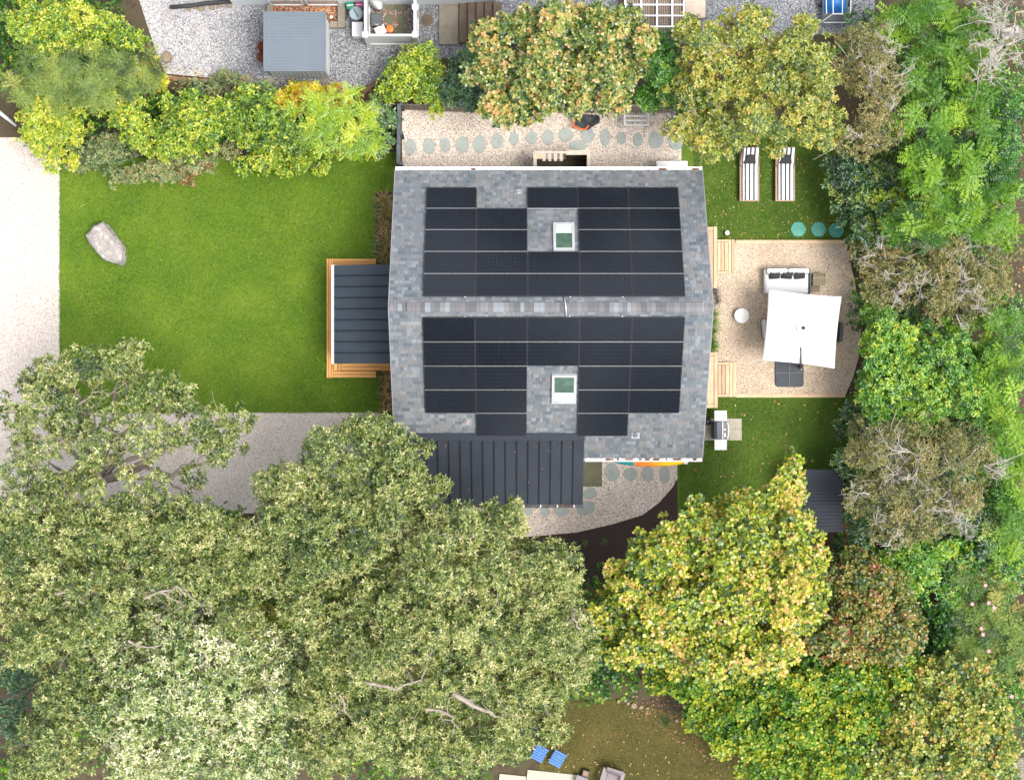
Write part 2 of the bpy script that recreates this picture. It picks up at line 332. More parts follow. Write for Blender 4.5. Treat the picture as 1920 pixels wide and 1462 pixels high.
def blend_gravel():
    m = gravel_mat('gravel_grey_to_pale', [S(52, 54, 60, .8), S(108, 110, 116, .8), S(138, 140, 145, .8), S(186, 186, 188, .8)], [0, .35, .65, 1], 34, (.8, .8, .83), .3)
    nt = m.node_tree; N = nt.nodes.new; L = nt.links.new; b = nt.nodes['Principled BSDF']
    rp0 = [n for n in nt.nodes if n.type == 'VALTORGB'][0]; src = rp0.inputs[0].links[0].from_socket; out = rp0.outputs[0].links[0].to_socket
    rp1 = ramp(nt, [S(112, 110, 112, .7), S(180, 176, 176, .7), S(204, 200, 200, .7), S(232, 230, 228, .7)], [0, .25, .55, 1]); L(src, rp1.inputs[0])
    g = N('ShaderNodeNewGeometry'); sx = N('ShaderNodeSeparateXYZ'); L(g.outputs['Position'], sx.inputs[0]); no = N('ShaderNodeTexNoise'); no.inputs['Scale'].default_value = .9; no.inputs['Detail'].default_value = 6; L(g.outputs['Position'], no.inputs['Vector'])
    ma = N('ShaderNodeMath'); ma.operation = 'MULTIPLY_ADD'; ma.inputs[1].default_value = 2.4; L(no.outputs['Fac'], ma.inputs[0]); L(sx.outputs[0], ma.inputs[2])
    mr = N('ShaderNodeMapRange'); mr.inputs[1].default_value = P(520, 0).x; mr.inputs[2].default_value = P(440, 0).x; mr.inputs[3].default_value = 0; mr.inputs[4].default_value = 1; L(ma.outputs[0], mr.inputs[0])
    mx = N('ShaderNodeMix'); mx.data_type = 'RGBA'; L(mr.outputs[0], mx.inputs[0]); L(rp0.outputs[0], mx.inputs[6]); L(rp1.outputs[0], mx.inputs[7]); L(mx.outputs[2], out)
    return m
bpy.data.objects['neighbour_gravel_yard'].data.materials[0] = blend_gravel()
PATIO = [(1325, 451), (1583, 451), (1592, 480), (1603, 530), (1611, 580), (1614, 625), (1610, 670), (1600, 705), (1584, 744), (1325, 744)]
sheet('gravel_patio', PATIO, .15, GRAVT, .16)
sheet('brick_path', [(1898, 1420), (1990, 1420), (1990, 1500), (1898, 1500)], .01, CONC, .02)

def in_poly(x, y, poly):
    ins = np.zeros(len(x), bool); n = len(poly); j = n - 1
    for i in range(n):
        xi, yi = poly[i]; xj, yj = poly[j]
        c = ((yi > y) != (yj > y)) & (x < (xj - xi) * (y - yi) / (yj - yi + 1e-12) + xi)
        ins ^= c; j = i
    return ins
def scatter(poly_px, z, n):
    pts = [P(a, b, z) for a, b in poly_px]; poly = [(p.x, p.y) for p in pts]
    xs = [p[0] for p in poly]; ys = [p[1] for p in poly]
    x = RNG.uniform(min(xs), max(xs), n); y = RNG.uniform(min(ys), max(ys), n)
    k = in_poly(x, y, poly); return np.stack([x[k], y[k], np.full(k.sum(), z)], 1)

# ------------------------------------------------------------------ leaf meshes (numpy)
def nrmz(a): return a / (np.linalg.norm(a, axis=1, keepdims=True) + 1e-9)
def mesh_np(name, V, loops, sizes, mat, tone=None, smooth=False):
    me = bpy.data.meshes.new(name)
    me.vertices.add(len(V)); me.vertices.foreach_set('co', V.astype(np.float32).ravel())
    me.loops.add(len(loops)); me.loops.foreach_set('vertex_index', loops.astype(np.int32))
    me.polygons.add(len(sizes)); st = np.concatenate([[0], np.cumsum(sizes)[:-1]]).astype(np.int32)
    me.polygons.foreach_set('loop_start', st)
    try: me.polygons.foreach_set('loop_total', sizes.astype(np.int32))
    except Exception: pass
    if tone is not None:
        at = me.attributes.new('tone', 'FLOAT', 'FACE'); at.data.foreach_set('value', tone.astype(np.float32))
    me.materials.append(mat); me.update(calc_edges=True); me.validate()
    return me
class Leaves:
    def __init__(self): self.A = []
    def lance(self, b, d, n, L, W, tone, fold=.12):
        self.A.append(('l', b, d, n, L, W, tone, fold)); return self
    def round(self, b, d, n, L, W, tone):
        self.A.append(('r', b, d, n, L, W, tone, 0)); return self
    def mesh(self, name, mat):
        Vs = []; Ls = []; Ss = []; Ts = []; off = 0
        for k, b, d, n, L, W, t, fo in self.A:
            d = nrmz(d); s = nrmz(np.cross(d, n)); n = np.cross(s, d); L = L[:, None]; W = W[:, None]; N = len(b)
            if k == 'l':
                tip = b + d * L - n * L * .12; mid = b + d * L * .45
                V = np.stack([b, mid + s * W * .5 + n * L * fo, tip, mid - s * W * .5 + n * L * fo], 1)
                idx = np.array([0, 1, 2, 0, 2, 3])
                Ls.append((np.arange(N)[:, None] * 4 + idx + off).ravel()); Ss.append(np.full(2 * N, 3)); Ts.append(np.repeat(t, 2)); off += 4 * N
            else:
                V = np.stack([b, b + d * L * .35 + s * W * .5, b + d * L * .9 + s * W * .26 - n * L * .06, b + d * L * .9 - s * W * .26 - n * L * .06, b + d * L * .35 - s * W * .5], 1)
                Ls.append((np.arange(N)[:, None] * 5 + np.arange(5) + off).ravel()); Ss.append(np.full(N, 5)); Ts.append(t); off += 5 * N
            Vs.append(V.reshape(-1, 3))
        return mesh_np(name, np.concatenate(Vs), np.concatenate(Ls), np.concatenate(Ss), mat, np.clip(np.concatenate(Ts), 0, 1))
def basis(n):
    a = np.where(np.abs(n[:, 2:3]) < .9, np.array([[0, 0, 1.0]]), np.array([[1.0, 0, 0]]))
    t = nrmz(np.cross(n, a)); return t, np.cross(n, t)
def rosettes(LV, p, n, k, L, W, tone, slant=(55, 95), jl=.25, kind='l', jt=.1):
    N = len(p); t1, t2 = basis(n)
    p = np.repeat(p, k, 0); nn = np.repeat(n, k, 0); t1 = np.repeat(t1, k, 0); t2 = np.repeat(t2, k, 0)
    a = np.tile(np.arange(k) * 2 * pi / k, N) + np.repeat(RNG.uniform(0, 6.28, N), k) + RNG.normal(0, .3, N * k)
    s = np.radians(RNG.uniform(*slant, N * k))
    d = nn * np.cos(s)[:, None] + (t1 * np.cos(a)[:, None] + t2 * np.sin(a)[:, None]) * np.sin(s)[:, None]
    ln = L * RNG.uniform(1 - jl, 1 + jl, N * k)
    t = np.repeat(tone, k) + RNG.normal(0, jt, N * k)
    nj = nrmz(nn + RNG.normal(0, .25, (N * k, 3)))
    (LV.lance if kind == 'l' else LV.round)(p + d * .01, d, nj, ln, ln * W, t)
def fronds(LV, p, d, up, L, pairs, lw, lr, tone, droop=.35, ll=.3):
    """pinnate fronds: base p, direction d, arching down"""
    N = len(p); d = nrmz(d); s = nrmz(np.cross(d, up))
    Lr = L * RNG.uniform(.7, 1.2, N)
    for i in range(pairs):
        f = (i + .6) / pairs
        c = p + d * (Lr * f)[:, None] - np.array([[0, 0, 1.0]]) * (Lr * droop * f * f)[:, None]
        ln = Lr * ll * (1 - .55 * abs(f - .4)) * RNG.uniform(.85, 1.15, N)
        for sg in (-1, 1):
            dd = nrmz(d * .55 + s * sg + RNG.normal(0, .12, (N, 3)) - np.array([[0, 0, .25]]))
            LV.lance(c, dd, up, ln, ln * lr, tone + RNG.normal(0, .07, N), .06)

def grass(name, poly, z, n, mat, h=(.03, .075), wd=.013):
    p = scatter(poly, z, n); N = len(p); a = RNG.uniform(0, 6.28, N); lean = RNG.uniform(.4, 1.4, N)
    d = np.stack([np.cos(a) * np.sin(lean), np.sin(a) * np.sin(lean), np.cos(lean)], 1); s = np.stack([-np.sin(a), np.cos(a), np.zeros(N)], 1)
    L = RNG.uniform(*h, N)[:, None]
    V = np.stack([p - s * wd / 2, p + s * wd / 2, p + d * L], 1).reshape(-1, 3)
    big = np.full(N, .48)
    for q_ in range(7):
        kx, ky, f_ = RNG.normal(0, 1.4, 3); big += .06 * np.sin(p[:, 0] * kx + p[:, 1] * ky + 3 * f_)
    me = mesh_np(name, V, np.arange(3 * N), np.full(N, 3), mat, np.clip(big + RNG.normal(0, .32, N), 0, 1))
    o = bpy.data.objects.new(name, me); COL.objects.link(o); return stuff(o)
FL = [(110.5, 318), (752, 285), (752, 360), (705, 360), (705, 690), (715, 700), (715, 774), (400, 775), (110, 774)]
o = grass('lawn_grass', FL, .018, 210000, BLADE); tag(o, 'bright short mown grass of the front lawn around the boulder', 'grass')
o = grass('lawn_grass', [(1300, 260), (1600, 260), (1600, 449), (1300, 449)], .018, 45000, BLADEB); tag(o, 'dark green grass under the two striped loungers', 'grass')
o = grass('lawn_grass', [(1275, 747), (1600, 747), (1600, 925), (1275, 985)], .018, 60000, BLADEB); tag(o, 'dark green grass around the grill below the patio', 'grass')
o = grass('lawn_grass', [(1030, 1325), (1180, 1315), (1290, 1355), (1425, 1440), (1425, 1500), (1010, 1500)], .01, 45000, BLADED); tag(o, 'dry brownish grass at the bottom edge beside the grey armchair', 'grass')

leaf_mat('brown_litter', [S(84, 52, 34), S(122, 82, 54), S(150, 108, 76), S(170, 136, 100)], gloss=.02, trans=.2)
def litter(name, label, poly, z, n, mat, L=(.05, .11)):
    p = scatter(poly, z, n); N = len(p); a = RNG.uniform(0, 6.28, N)
    d = np.stack([np.cos(a), np.sin(a), RNG.uniform(-.1, .4, N)], 1); nn = nrmz(np.stack([RNG.normal(0, .3, N), RNG.normal(0, .3, N), np.ones(N)], 1))
    LV = Leaves(); l = RNG.uniform(*L, N); LV.lance(p, d, nn, l, l * RNG.uniform(.4, .75, N), RNG.uniform(0, 1, N))
    o = bpy.data.objects.new(name, LV.mesh(name, mat)); COL.objects.link(o); return tag(stuff(o), label, 'leaves')
litter('fallen_leaves', 'fallen tan leaves scattered on the grass around the loungers', [(1290, 290), (1560, 290), (1560, 448), (1310, 448)], .05, 300, FALLEN, (.04, .085))
litter('fallen_leaves', 'few fallen leaves on the grass beside the grill', [(1320, 750), (1570, 750), (1570, 920), (1290, 920)], .055, 120, FALLEN)
litter('fallen_leaves', 'fallen leaves strewn over the stepping stone side yard', [(756, 200), (1288, 200), (1288, 316), (756, 316)], .02, 520, FALLEN, (.03, .08))
litter('fallen_leaves', 'fallen leaves on the dry lower lawn', [(1030, 1330), (1420, 1440), (1420, 1480), (1020, 1480)], .05, 300, FALLEN, (.04, .1))
litter('fallen_leaves', 'brown leaf litter under the hedges by the grey gravel yard', [(280, 120), (760, 170), (745, 300), (560, 300), (300, 210)], .02, 2500, FALLEN)
litter('fallen_leaves', 'brown leaf litter under the shrubs at the right edge', [(1560, 60), (1990, 60), (1990, 1500), (1430, 1500), (1430, 1330), (1560, 1000)], .02, 6000, FALLEN)
litter('fallen_leaves', 'russet leaf litter by the small stones above the lower lawn', [(1170, 1300), (1290, 1320), (1400, 1420), (1330, 1430), (1180, 1340)], .03, 600, MATS['brown_litter'])
litter('fallen_leaves', 'leaves fallen on the grey neighbouring gravel', [(300, -20), (840, -20), (840, 150), (620, 160), (440, 140), (300, 120)], .015, 260, FALLEN, (.04, .09))

litter('fallen_leaves', 'stray leaves blown over the white gravel driveway', [(-10, 265), (110, 265), (110, 770), (734, 776), (734, 955), (-10, 955)], .012, 420, FALLEN, (.03, .08))
litter('fallen_leaves', 'stray leaves and clover specks on the front lawn', [(120, 330), (740, 300), (700, 360), (700, 760), (120, 760)], .05, 160, FALLEN, (.03, .06))
def pebbles(name, label, poly, z, n, mat, r=(.009, .022)):
    p = scatter(poly, z, n); N = len(p)
    q = np.array([[1, 0, 0], [0, 1, 0], [-1, 0, 0], [0, -1, 0], [0, 0, .7]], float)
    a = RNG.uniform(0, 6.28, N); ca, sa = np.cos(a)[:, None], np.sin(a)[:, None]; rr = RNG.uniform(*r, N)[:, None]; e = RNG.uniform(.6, 1, N)[:, None]
    X = q[None, :, 0] * rr; Y = q[None, :, 1] * rr * e
    V = np.stack([p[:, :1] + X * ca - Y * sa, p[:, 1:2] + X * sa + Y * ca, p[:, 2:3] + q[None, :, 2] * rr], 2).reshape(-1, 3)
    idx = np.array([0, 1, 4, 1, 2, 4, 2, 3, 4, 3, 0, 4])
    lo = (np.arange(N)[:, None] * 5 + idx).ravel()
    o = bpy.data.objects.new(name, mesh_np(name, V, lo, np.full(4 * N, 3), mat, np.repeat(RNG.uniform(0, 1, N), 4))); COL.objects.link(o)
    return tag(stuff(o), label, 'gravel')
PEB = leaf_mat('loose_pebble', [S(96, 84, 76, .8), S(190, 176, 164, .8), S(214, 206, 198, .8), S(244, 240, 236, .8)], gloss=.03, trans=0)
PEBG = leaf_mat('loose_pebble_grey', [S(50, 52, 58, .8), S(110, 112, 118, .8), S(144, 146, 150, .8), S(200, 200, 202, .8)], gloss=.03, trans=0)
PEBT = leaf_mat('loose_pebble_tan', [S(84, 70, 60, .95), S(166, 146, 128, .95), S(196, 178, 160, .95), S(228, 216, 204, .95)], gloss=.03, trans=0)
pebbles('loose_gravel', 'loose pale stones along the stepping stone side yard', [(756, 198), (1289, 198), (1289, 318), (756, 318)], .009, 9000, PEB)
pebbles('loose_gravel', 'loose pale stones on the curved path by the kayak', ARC, .009, 6000, PEB)
pebbles('loose_gravel', 'loose tan stones on the patio around the umbrella', PATIO, .151, 12000, PEBT)
pebbles('loose_gravel', 'loose white stones on the driveway beside the front lawn', [(-20, 262), (110, 262), (110, 774), (734, 774), (734, 955), (-20, 955)], .001, 16000, PEB)
pebbles('loose_gravel', 'loose grey stones around the corrugated shed in the neighbouring yard', [(300, -10), (860, -10), (860, 90), (660, 165), (440, 140), (310, 130)], .01, 12000, PEBG, (.01, .028))
# ------------------------------------------------------------------ the house
ZR, ZE = 7.3, 3.5
XL, XR = -3.985, 6.507
YR = P(0, 576, ZR).y; YN = P(0, 320, ZE).y; YS = P(0, 858, ZE).y
house = thing('house', 'grey shingled gable house in the middle with skylights and dark metal porch roofs', 'house', (0, 0, 0))
def roof_z(y):
    return ZR - (ZR - ZE) * ((y - YR) / (YN - YR) if y > YR else (YR - y) / (YR - YS))
class Slope:
    def __init__(s, ye):
        s.O = Vector((0, YR, ZR)); d = Vector((0, ye - YR, ZE - ZR)); s.len = d.length; s.d = d.normalized()
        s.sg = 1 if ye > YR else -1
        s.n = Vector((0, -s.d.z * s.sg, s.d.y * s.sg)); s.n = s.n if s.n.z > 0 else -s.n
    def pt(s, x, v, h=0.0): return Vector((x, 0, 0)) + s.O + s.d * v + s.n * h
    def hit(s, px, py, h=0.0):       # where the sight line through a pixel meets the slope raised by h
        c = Vector((0, 0, H)); r = Vector(((px - CX) / F, (CY - py) / F, -1)); o = s.O + s.n * h
        t = (o - c).dot(s.n) / r.dot(s.n); q = c + r * t; return q.x, (q - o).dot(s.d)
NS, SS = Slope(YN), Slope(YS)
# walls and gables
wx0, wx1, wy0, wy1 = XL + .28, XR - .28, YS + .4, YN - .4
mb = MB()
zt = roof_z(wy1) - .12
prof = [(wy0, 0), (wy1, 0), (wy1, roof_z(wy1) - .13), (YR, ZR - .13), (wy0, roof_z(wy0) - .13)]
n = len(prof)
vs = [(wx0, y, z) for y, z in prof] + [(wx1, y, z) for y, z in prof]
mb.add(vs, [tuple(range(n))[::-1], tuple(range(n, 2 * n)), (0, 1, n + 1, n), (1, 2, n + 2, n + 1), (4, 0, n, n + 4)])
mb.build('wall', SIDING, house)
def wall_window(x, y, z, w_, h_, axis, side, name='window'):
    f = MB(); t = .06
    def bx(m_, u, zz, su, sz, dep, off):
        if axis == 'x': m_.box((x + side * (dep / 2 + off), y + u, z + zz), (dep, su, sz))
        else: m_.box((x + u, y + side * (dep / 2 + off), z + zz), (su, dep, sz))
    for u, zz, su, sz in ((0, h_ / 2, w_ + t, t), (0, -h_ / 2, w_ + t, t), (-w_ / 2, 0, t, h_ - t - .004), (w_ / 2, 0, t, h_ - t - .004)): bx(f, u, zz, su, sz, .05, .002)
    fo = f.build(name, WHITE, house); g = MB(); bx(g, 0, 0, w_ - t - .004, h_ - t - .004, .02, .002); g.build('pane', GLASSD, fo)
for yy in (1.2, 5.6): wall_window(wx1, yy, 1.7, 1.0, 1.3, 'x', 1)
wall_window(wx1, 2.6, 4.8, 1.2, 1.2, 'x', 1); wall_window(wx0, 2.6, 5.2, 1.2, 1.1, 'x', -1); wall_window(wx0, 5.9, 1.7, 1.0, 1.3, 'x', -1)
for xx in (-2.4, 1.8, 4.8): wall_window(xx, wy1, 1.8, 1.0, 1.2, 'y', 1)
d = MB().box((wx0 - .03, 2.0, 1.35), (.05, .95, 2.05)).build('front_door', WHITE, house); MB().tube([(wx0 - .07, 2.38, 1.3), (wx0 - .07, 2.38, 1.45)], .015, 6).build('handle', BLACKM, d)
for yy in (5.0, -.5):
    d = MB().box((wx1 + .03, yy + 1.0, 1.5), (.05, 1.6, 2.0)).build('patio_door', WHITE, house)
    MB().box((wx1 + .06, yy + 1.0, 1.5), (.02, 1.4, 1.8)).build('pane', GLASSD, d)
# deck of each slope + shingles
EXPO = .142
tabs_vis = []
sh_field = {}
slopes = []
for nm, sl_ in (('north', NS), ('south', SS)):
    a = [sl_.pt(XL, 0, -.012), sl_.pt(XR, 0, -.012), sl_.pt(XR, sl_.len, -.012), sl_.pt(XL, sl_.len, -.012)]
    if sl_.sg > 0: a = a[::-1]
    m_ = MB()
    m_.quadbox(*([a[0], a[1], a[2], a[3]] if (a[1] - a[0]).cross(a[3] - a[0]).z > 0 else [a[3], a[2], a[1], a[0]]), .09)
    ro = m_.build('roof_slope', METALB, house); slopes.append(ro)
    ro['label'] = 'far half of the shingled roof above the ridge line' if nm == 'north' else 'near half of the shingled roof below the ridge line'
# solar layout on each slope (columns, rows counted from the ridge)
hp = .11
u0n, vb = NS.hit(793, 555, hp); u1n, _ = NS.hit(1286, 555, hp); _, vt = NS.hit(960, 351, hp)
PW = (u1n - u0n) / 5; RHn = (vt - vb) / 5; VN0 = vb
u0s, vs0 = SS.hit(792, 595, hp); u1s, _ = SS.hit(1286, 595, hp); _, vs5 = SS.hit(960, 818, hp)
RHs = (vs5 - vs0) / 5; VS0 = vs0
LAY = {'N': [[0, 1, 2, 3, 4], [0, 1, 2, 3, 4], [0, 1, 3, 4], [0, 1, 3, 4], [0, 2, 3, 4]],
       'S': [[0, 1, 2, 3, 4], [0, 1, 2, 3, 4], [0, 1, 3, 4], [0, 1, 3, 4], [1, 3]]}
def covered(side, x, v):
    u0, v0, rh = (u0n, VN0, RHn) if side == 'N' else (u0s, VS0, RHs)
    c = math.floor((x - u0) / PW); r = math.floor((v - v0) / rh)
    return 0 <= r < 5 and c in LAY[side][r]
SHT = .011
LOWX0, LOWX1 = P(690, 0, 3.9).x, P(1096, 0, 3.9).x
_, VLOW = SS.hit(960, 819, .05)
for side, sl_, ro in (('N', NS, slopes[0]), ('S', SS, slopes[1])):
    cand = []; rs = random.Random(5 if side == 'N' else 6)
    nc = int(sl_.len / EXPO)
    for r in range(nc + 1):
        v0 = r * EXPO; v1 = min(v0 + EXPO, sl_.len + .02); x = XL - .01
        while x < XR + .01:
            w_ = rs.choice((.1, .13, .13, .17, .21, .25)); x1 = min(x + w_, XR + .012)
            if XR + .012 - x1 < .06: x1 = XR + .012
            cand.append((x, x1, v0, v1, rs.random(), rs.choice((0, 0, .004, .006)))); x = x1
    vis = []
    for i, c in enumerate(cand):
        xm, vm = (c[0] + c[1]) / 2, (c[2] + c[3]) / 2
        if side == 'S' and vm > VLOW - .05 and xm < LOWX1: continue
        if not covered(side, xm, vm) and vm > .35: vis.append((round(c[1] - c[0], 3), rs.random(), i))
    vis.sort(reverse=True); pick = set(i for _, _, i in vis[:150])
    V = []; FS = []; T = []
    def tab(c, base):
        x0, x1, v0, v1, t, e = c; g = .003
        h0, h1 = .001 + e, SHT + e
        return [sl_.pt(x0 + g, v1, -.014), sl_.pt(x1 - g, v1, -.014), sl_.pt(x1 - g, v0, -.014), sl_.pt(x0 + g, v0, -.014),
                sl_.pt(x0 + g, v1, h1), sl_.pt(x1 - g, v1, h1), sl_.pt(x1 - g, v0 - .01, h0 - .006), sl_.pt(x0 + g, v0 - .01, h0 - .006)]
    fq = [(4, 5, 6, 7), (0, 1, 5, 4), (1, 2, 6, 5), (3, 0, 4, 7)]
    if sl_.sg > 0: fq = [f[::-1] for f in fq]
    for i, c in enumerate(cand):
        q = tab(c, 0)
        if i in pick:
            MB().add(q, fq).build('shingle', MATS['shingle_single'], ro)
        else:
            b = len(V); V += [tuple(p) for p in q]; FS += [tuple(k + b for k in f) for f in fq]; T += [c[4]] * 4
    me = bpy.data.meshes.new('shingle_field'); me.from_pydata(V, [], FS); me.update()
    at = me.attributes.new('tone', 'FLOAT', 'FACE'); at.data.foreach_set('value', T); me.materials.append(MATS['shingle_field'])
    o = bpy.data.objects.new('shingle_field', me); COL.objects.link(o); o.parent = ro; stuff(o)
# rake trim
for sl_ in (NS, SS):
    for x, s in ((XL, -1), (XR, 1)):
        a, b = sl_.pt(x + s * .012, 0, .004), sl_.pt(x + s * .012, sl_.len, .004); c, d = sl_.pt(x + s * .04, sl_.len, .004), sl_.pt(x + s * .04, 0, .004)
        q = [a, b, c, d]
        if (b - a).cross(d - a).z < 0: q = [d, c, b, a]
        MB().quadbox(*q, .16).build('rake_board', M('rake_grey', S(150, 154, 158, .8)) if 'rake_grey' not in MATS else MATS['rake_grey'], house)
# ridge: raised vent box covered with cap shingles
xa, xb = P(763, 0, ZR).x, P(1320, 0, ZR).x
m_ = MB(); hw = .155
for sgn, sl_ in ((1, NS), (-1, SS)):
    q = [sl_.pt(xa, -.055, .072), sl_.pt(xb, -.055, .072), sl_.pt(xb, .14, .072), sl_.pt(xa, .14, .072)]
    if (q[1] - q[0]).cross(q[3] - q[0]).z < 0: q = q[::-1]
    m_.quadbox(*q, .06)
rv = m_.build('ridge_vent', METALB, house)
rs = random.Random(3); x = xa; caps = []
RIDGEC = []
for i, c in enumerate([(100, 102, 106), (112, 114, 118), (124, 125, 128), (140, 146, 151), (119, 116, 119), (107, 107, 109), (130, 129, 132)]):
    RIDGEC.append(M('ridge_cap_%d' % i, S(*c, .85), S(*[v * .85 for v in c], .85), 30, .92, .3, 60))
while x < xb - .05:
    x1 = min(x + rs.uniform(.13, .2), xb); q = []
    m_ = MB()
    for sl_ in (NS, SS):
        q = [sl_.pt(x, -.0725, .093), sl_.pt(x1 - .004, -.0672, .086), sl_.pt(x1 - .004, .125, .086), sl_.pt(x, .125, .093)]
        if (q[1] - q[0]).cross(q[3] - q[0]).z < 0: q = q[::-1]
        m_.quadbox(*q, .012)
    m_.build('cap_shingle', rs.choice(RIDGEC), rv); x = x1
for xx0, xx1 in ((XL, xa), (xb, XR)):
    x = xx0
    while x < xx1 - .03:
        x1 = min(x + .14, xx1); m_ = MB()
        for sl_ in (NS, SS):
            q = [sl_.pt(x, -.0234, .03), sl_.pt(x1 - .004, -.0188, .024), sl_.pt(x1 - .004, .13, .024), sl_.pt(x, .13, .03)]
            if (q[1] - q[0]).cross(q[3] - q[0]).z < 0: q = q[::-1]
            m_.quadbox(*q, .01)
        m_.build('cap_shingle', rs.choice(RIDGEC), rv); x = x1
# conduit over the ridge
cx = P(1061, 0, ZR).x
MB().tube([NS.pt(cx - .05, .42, .05), NS.pt(cx - .03, .18, .1), Vector((cx, YR, ZR + .16)), SS.pt(cx + .01, .2, .1), SS.pt(cx + .01, .42, .05)], .022, 8).build('conduit', SILVER, house, True)
# gutters
def gutter(x0, x1, y, z, out, name='gutter', litter_n=12, white=True, w_=.12, axis='x', step=.62):
    g = MB(); t = .012
    def bx(u0, u1, v, dv, zc, dz, mm):
        if axis == 'x': mm.box(((u0 + u1) / 2, y + out * v, z + zc), (u1 - u0, dv, dz))
        else: mm.box((y + out * v, (u0 + u1) / 2, z + zc), (dv, u1 - u0, dz))
    bx(x0, x1, w_ / 2, w_ - .03, -.09, t, g); bx(x0, x1, w_, .02, -.05, .1, g); bx(x0, x1, .008, t, -.05, .098, g)
    go = g.build(name, WHITE if white else METALB, house)
    k = x0 + .1
    while k < x1:
        b = MB(); bx(k - .018, k + .018, w_ / 2, w_ - .004, .006, .01, b); b.build('bracket', WHITE, go); k += step
    rs = random.Random(int(abs(x0 * 100)) + 3); L_ = MB()
    for i in range(litter_n):
        a = rs.uniform(x0 + .05, x1 - .25); ln = rs.uniform(.08, .3); bx(a, a + ln, w_ / 2, rs.uniform(.03, .07), -.075 + rs.uniform(0, .01), .015, L_)
    if litter_n: stuff(L_.build('gutter_litter', GUTLEAF, go))
gutter(XL - .02, XR + .02, YN, ZE, 1, litter_n=3)
gutter(LOWX1 + .03, XR + .02, YS, ZE, -1, litter_n=14, step=.55)
# vents
for px, py, sl_, c, dark in ((972, 357, NS, S(206, 196, 200, .8), 0), (874, 794, SS, S(206, 190, 194, .8), 0), (1192, 819, SS, S(160, 164, 168, .8), 1)):
    x, v = sl_.hit(px, py, .1); p = sl_.pt(x, v)
    m_ = MB()
    q = [sl_.pt(x - .14, v - .12, .022), sl_.pt(x + .14, v - .12, .022), sl_.pt(x + .14, v + .14, .022), sl_.pt(x - .14, v + .14, .022)]
    if (q[1] - q[0]).cross(q[3] - q[0]).z < 0: q = q[::-1]
    m_.quadbox(*q, .012); fo = m_.build('vent_pipe', MATS['rake_grey'] if not dark else SILVER, house)
    VM = M('vent_plastic_%d' % px, c)
    MB().lathe([(.085, -.05), (.085, .08), (.06, .16), (.055, .26), (.04, .26), (.04, .1)], p, 16).build('pipe', VM, fo, True)
    MB().lathe([(.036, 0), (.036, .2)], p, 12).build('pipe_bore', BLACKM, fo)
# skylights
def skylight(x0, y0, x1, y1, sl_, blind_lo):
    ua, va = sl_.hit(x0, y0, .1); ub, vb_ = sl_.hit(x1, y1, .1)
    v0, v1 = sorted((va, vb_)); u0, u1 = ua, ub
    sk = None
    def slab(u0_, u1_, v0_, v1_, h, t, nm, mat, par, bev=0.0):
        q = [sl_.pt(u0_, v0_, h), sl_.pt(u1_, v0_, h), sl_.pt(u1_, v1_, h), sl_.pt(u0_, v1_, h)]
        if (q[1] - q[0]).cross(q[3] - q[0]).z < 0: q = q[::-1]
        return MB().quadbox(*q, t).build(nm, mat, par, bevel=bev)
    fw = .085
    fm = MB()
    for a in ((u0, u1, v0, v0 + fw), (u0, u1, v1 - fw, v1), (u0, u0 + fw, v0 + fw, v1 - fw), (u1 - fw, u1, v0 + fw, v1 - fw)):
        q = [sl_.pt(a[0], a[2], .13), sl_.pt(a[1], a[2], .13), sl_.pt(a[1], a[3], .13), sl_.pt(a[0], a[3], .13)]
        if (q[1] - q[0]).cross(q[3] - q[0]).z < 0: q = q[::-1]
        fm.quadbox(*q, .14)
    sk = fm.build('skylight', MATS['sky_frame'], house)
    slab(u0 + fw, u1 - fw, v0 + fw, v1 - fw, .105, .02, 'pane', GLASSG, sk)
    vm = v0 + (v1 - v0) * .62
    slab(u0 + fw + .004, u1 - fw - .004, vm, v1 - fw - .004, .112, .006, 'blind', BLINDM, sk)
M('sky_frame', S(178, 180, 182, .85), S(160, 162, 166, .85), 3, .5)
skylight(1037, 418, 1078, 469, NS, 1)
skylight(1035, 703, 1080, 756, SS, 1)

# porch roof over the front deck
PX0, PX1 = P(626, 0, 2.75).x, wx0
PY0, PY1 = P(0, 682, 2.9).y, P(0, 496, 2.9).y
pz0, pz1 = 2.7, 3.35
pr = MB().quadbox((PX0 + .02, PY0 + .01, pz0 - .03), (PX1, PY0 + .01, pz1 - .03), (PX1, PY1 - .01, pz1 - .03), (PX0 + .02, PY1 - .01, pz0 - .03), .12).build('porch_roof', METALR, house)
n = 9
for i in range(n):
    y0 = PY0 + (PY1 - PY0) * i / n; y1 = PY0 + (PY1 - PY0) * (i + 1) / n
    MB().quadbox((PX0, y0 + .022, pz0), (PX1, y0 + .022, pz1), (PX1, y1 - .022, pz1), (PX0, y1 - .022, pz0), .02).build('metal_panel', METALR, pr)
    if i: MB().quadbox((PX0, y0 - .014, pz0 + .05), (PX1, y0 - .014, pz1 + .05), (PX1, y0 + .014, pz1 + .05), (PX0, y0 + .014, pz0 + .05), .065).build('seam', SEAM, pr)
gutter(PY0, PY1, PX0 + .0, pz0 - .02, -1, 'porch_gutter', 0, True, .08, 'y', .66)
for yy in (PY0 + .15, PY1 - .15):
    MB().box((PX0 + .2, yy, 1.49), (.13, .13, 2.3)).build('porch_post', WHITE, house)
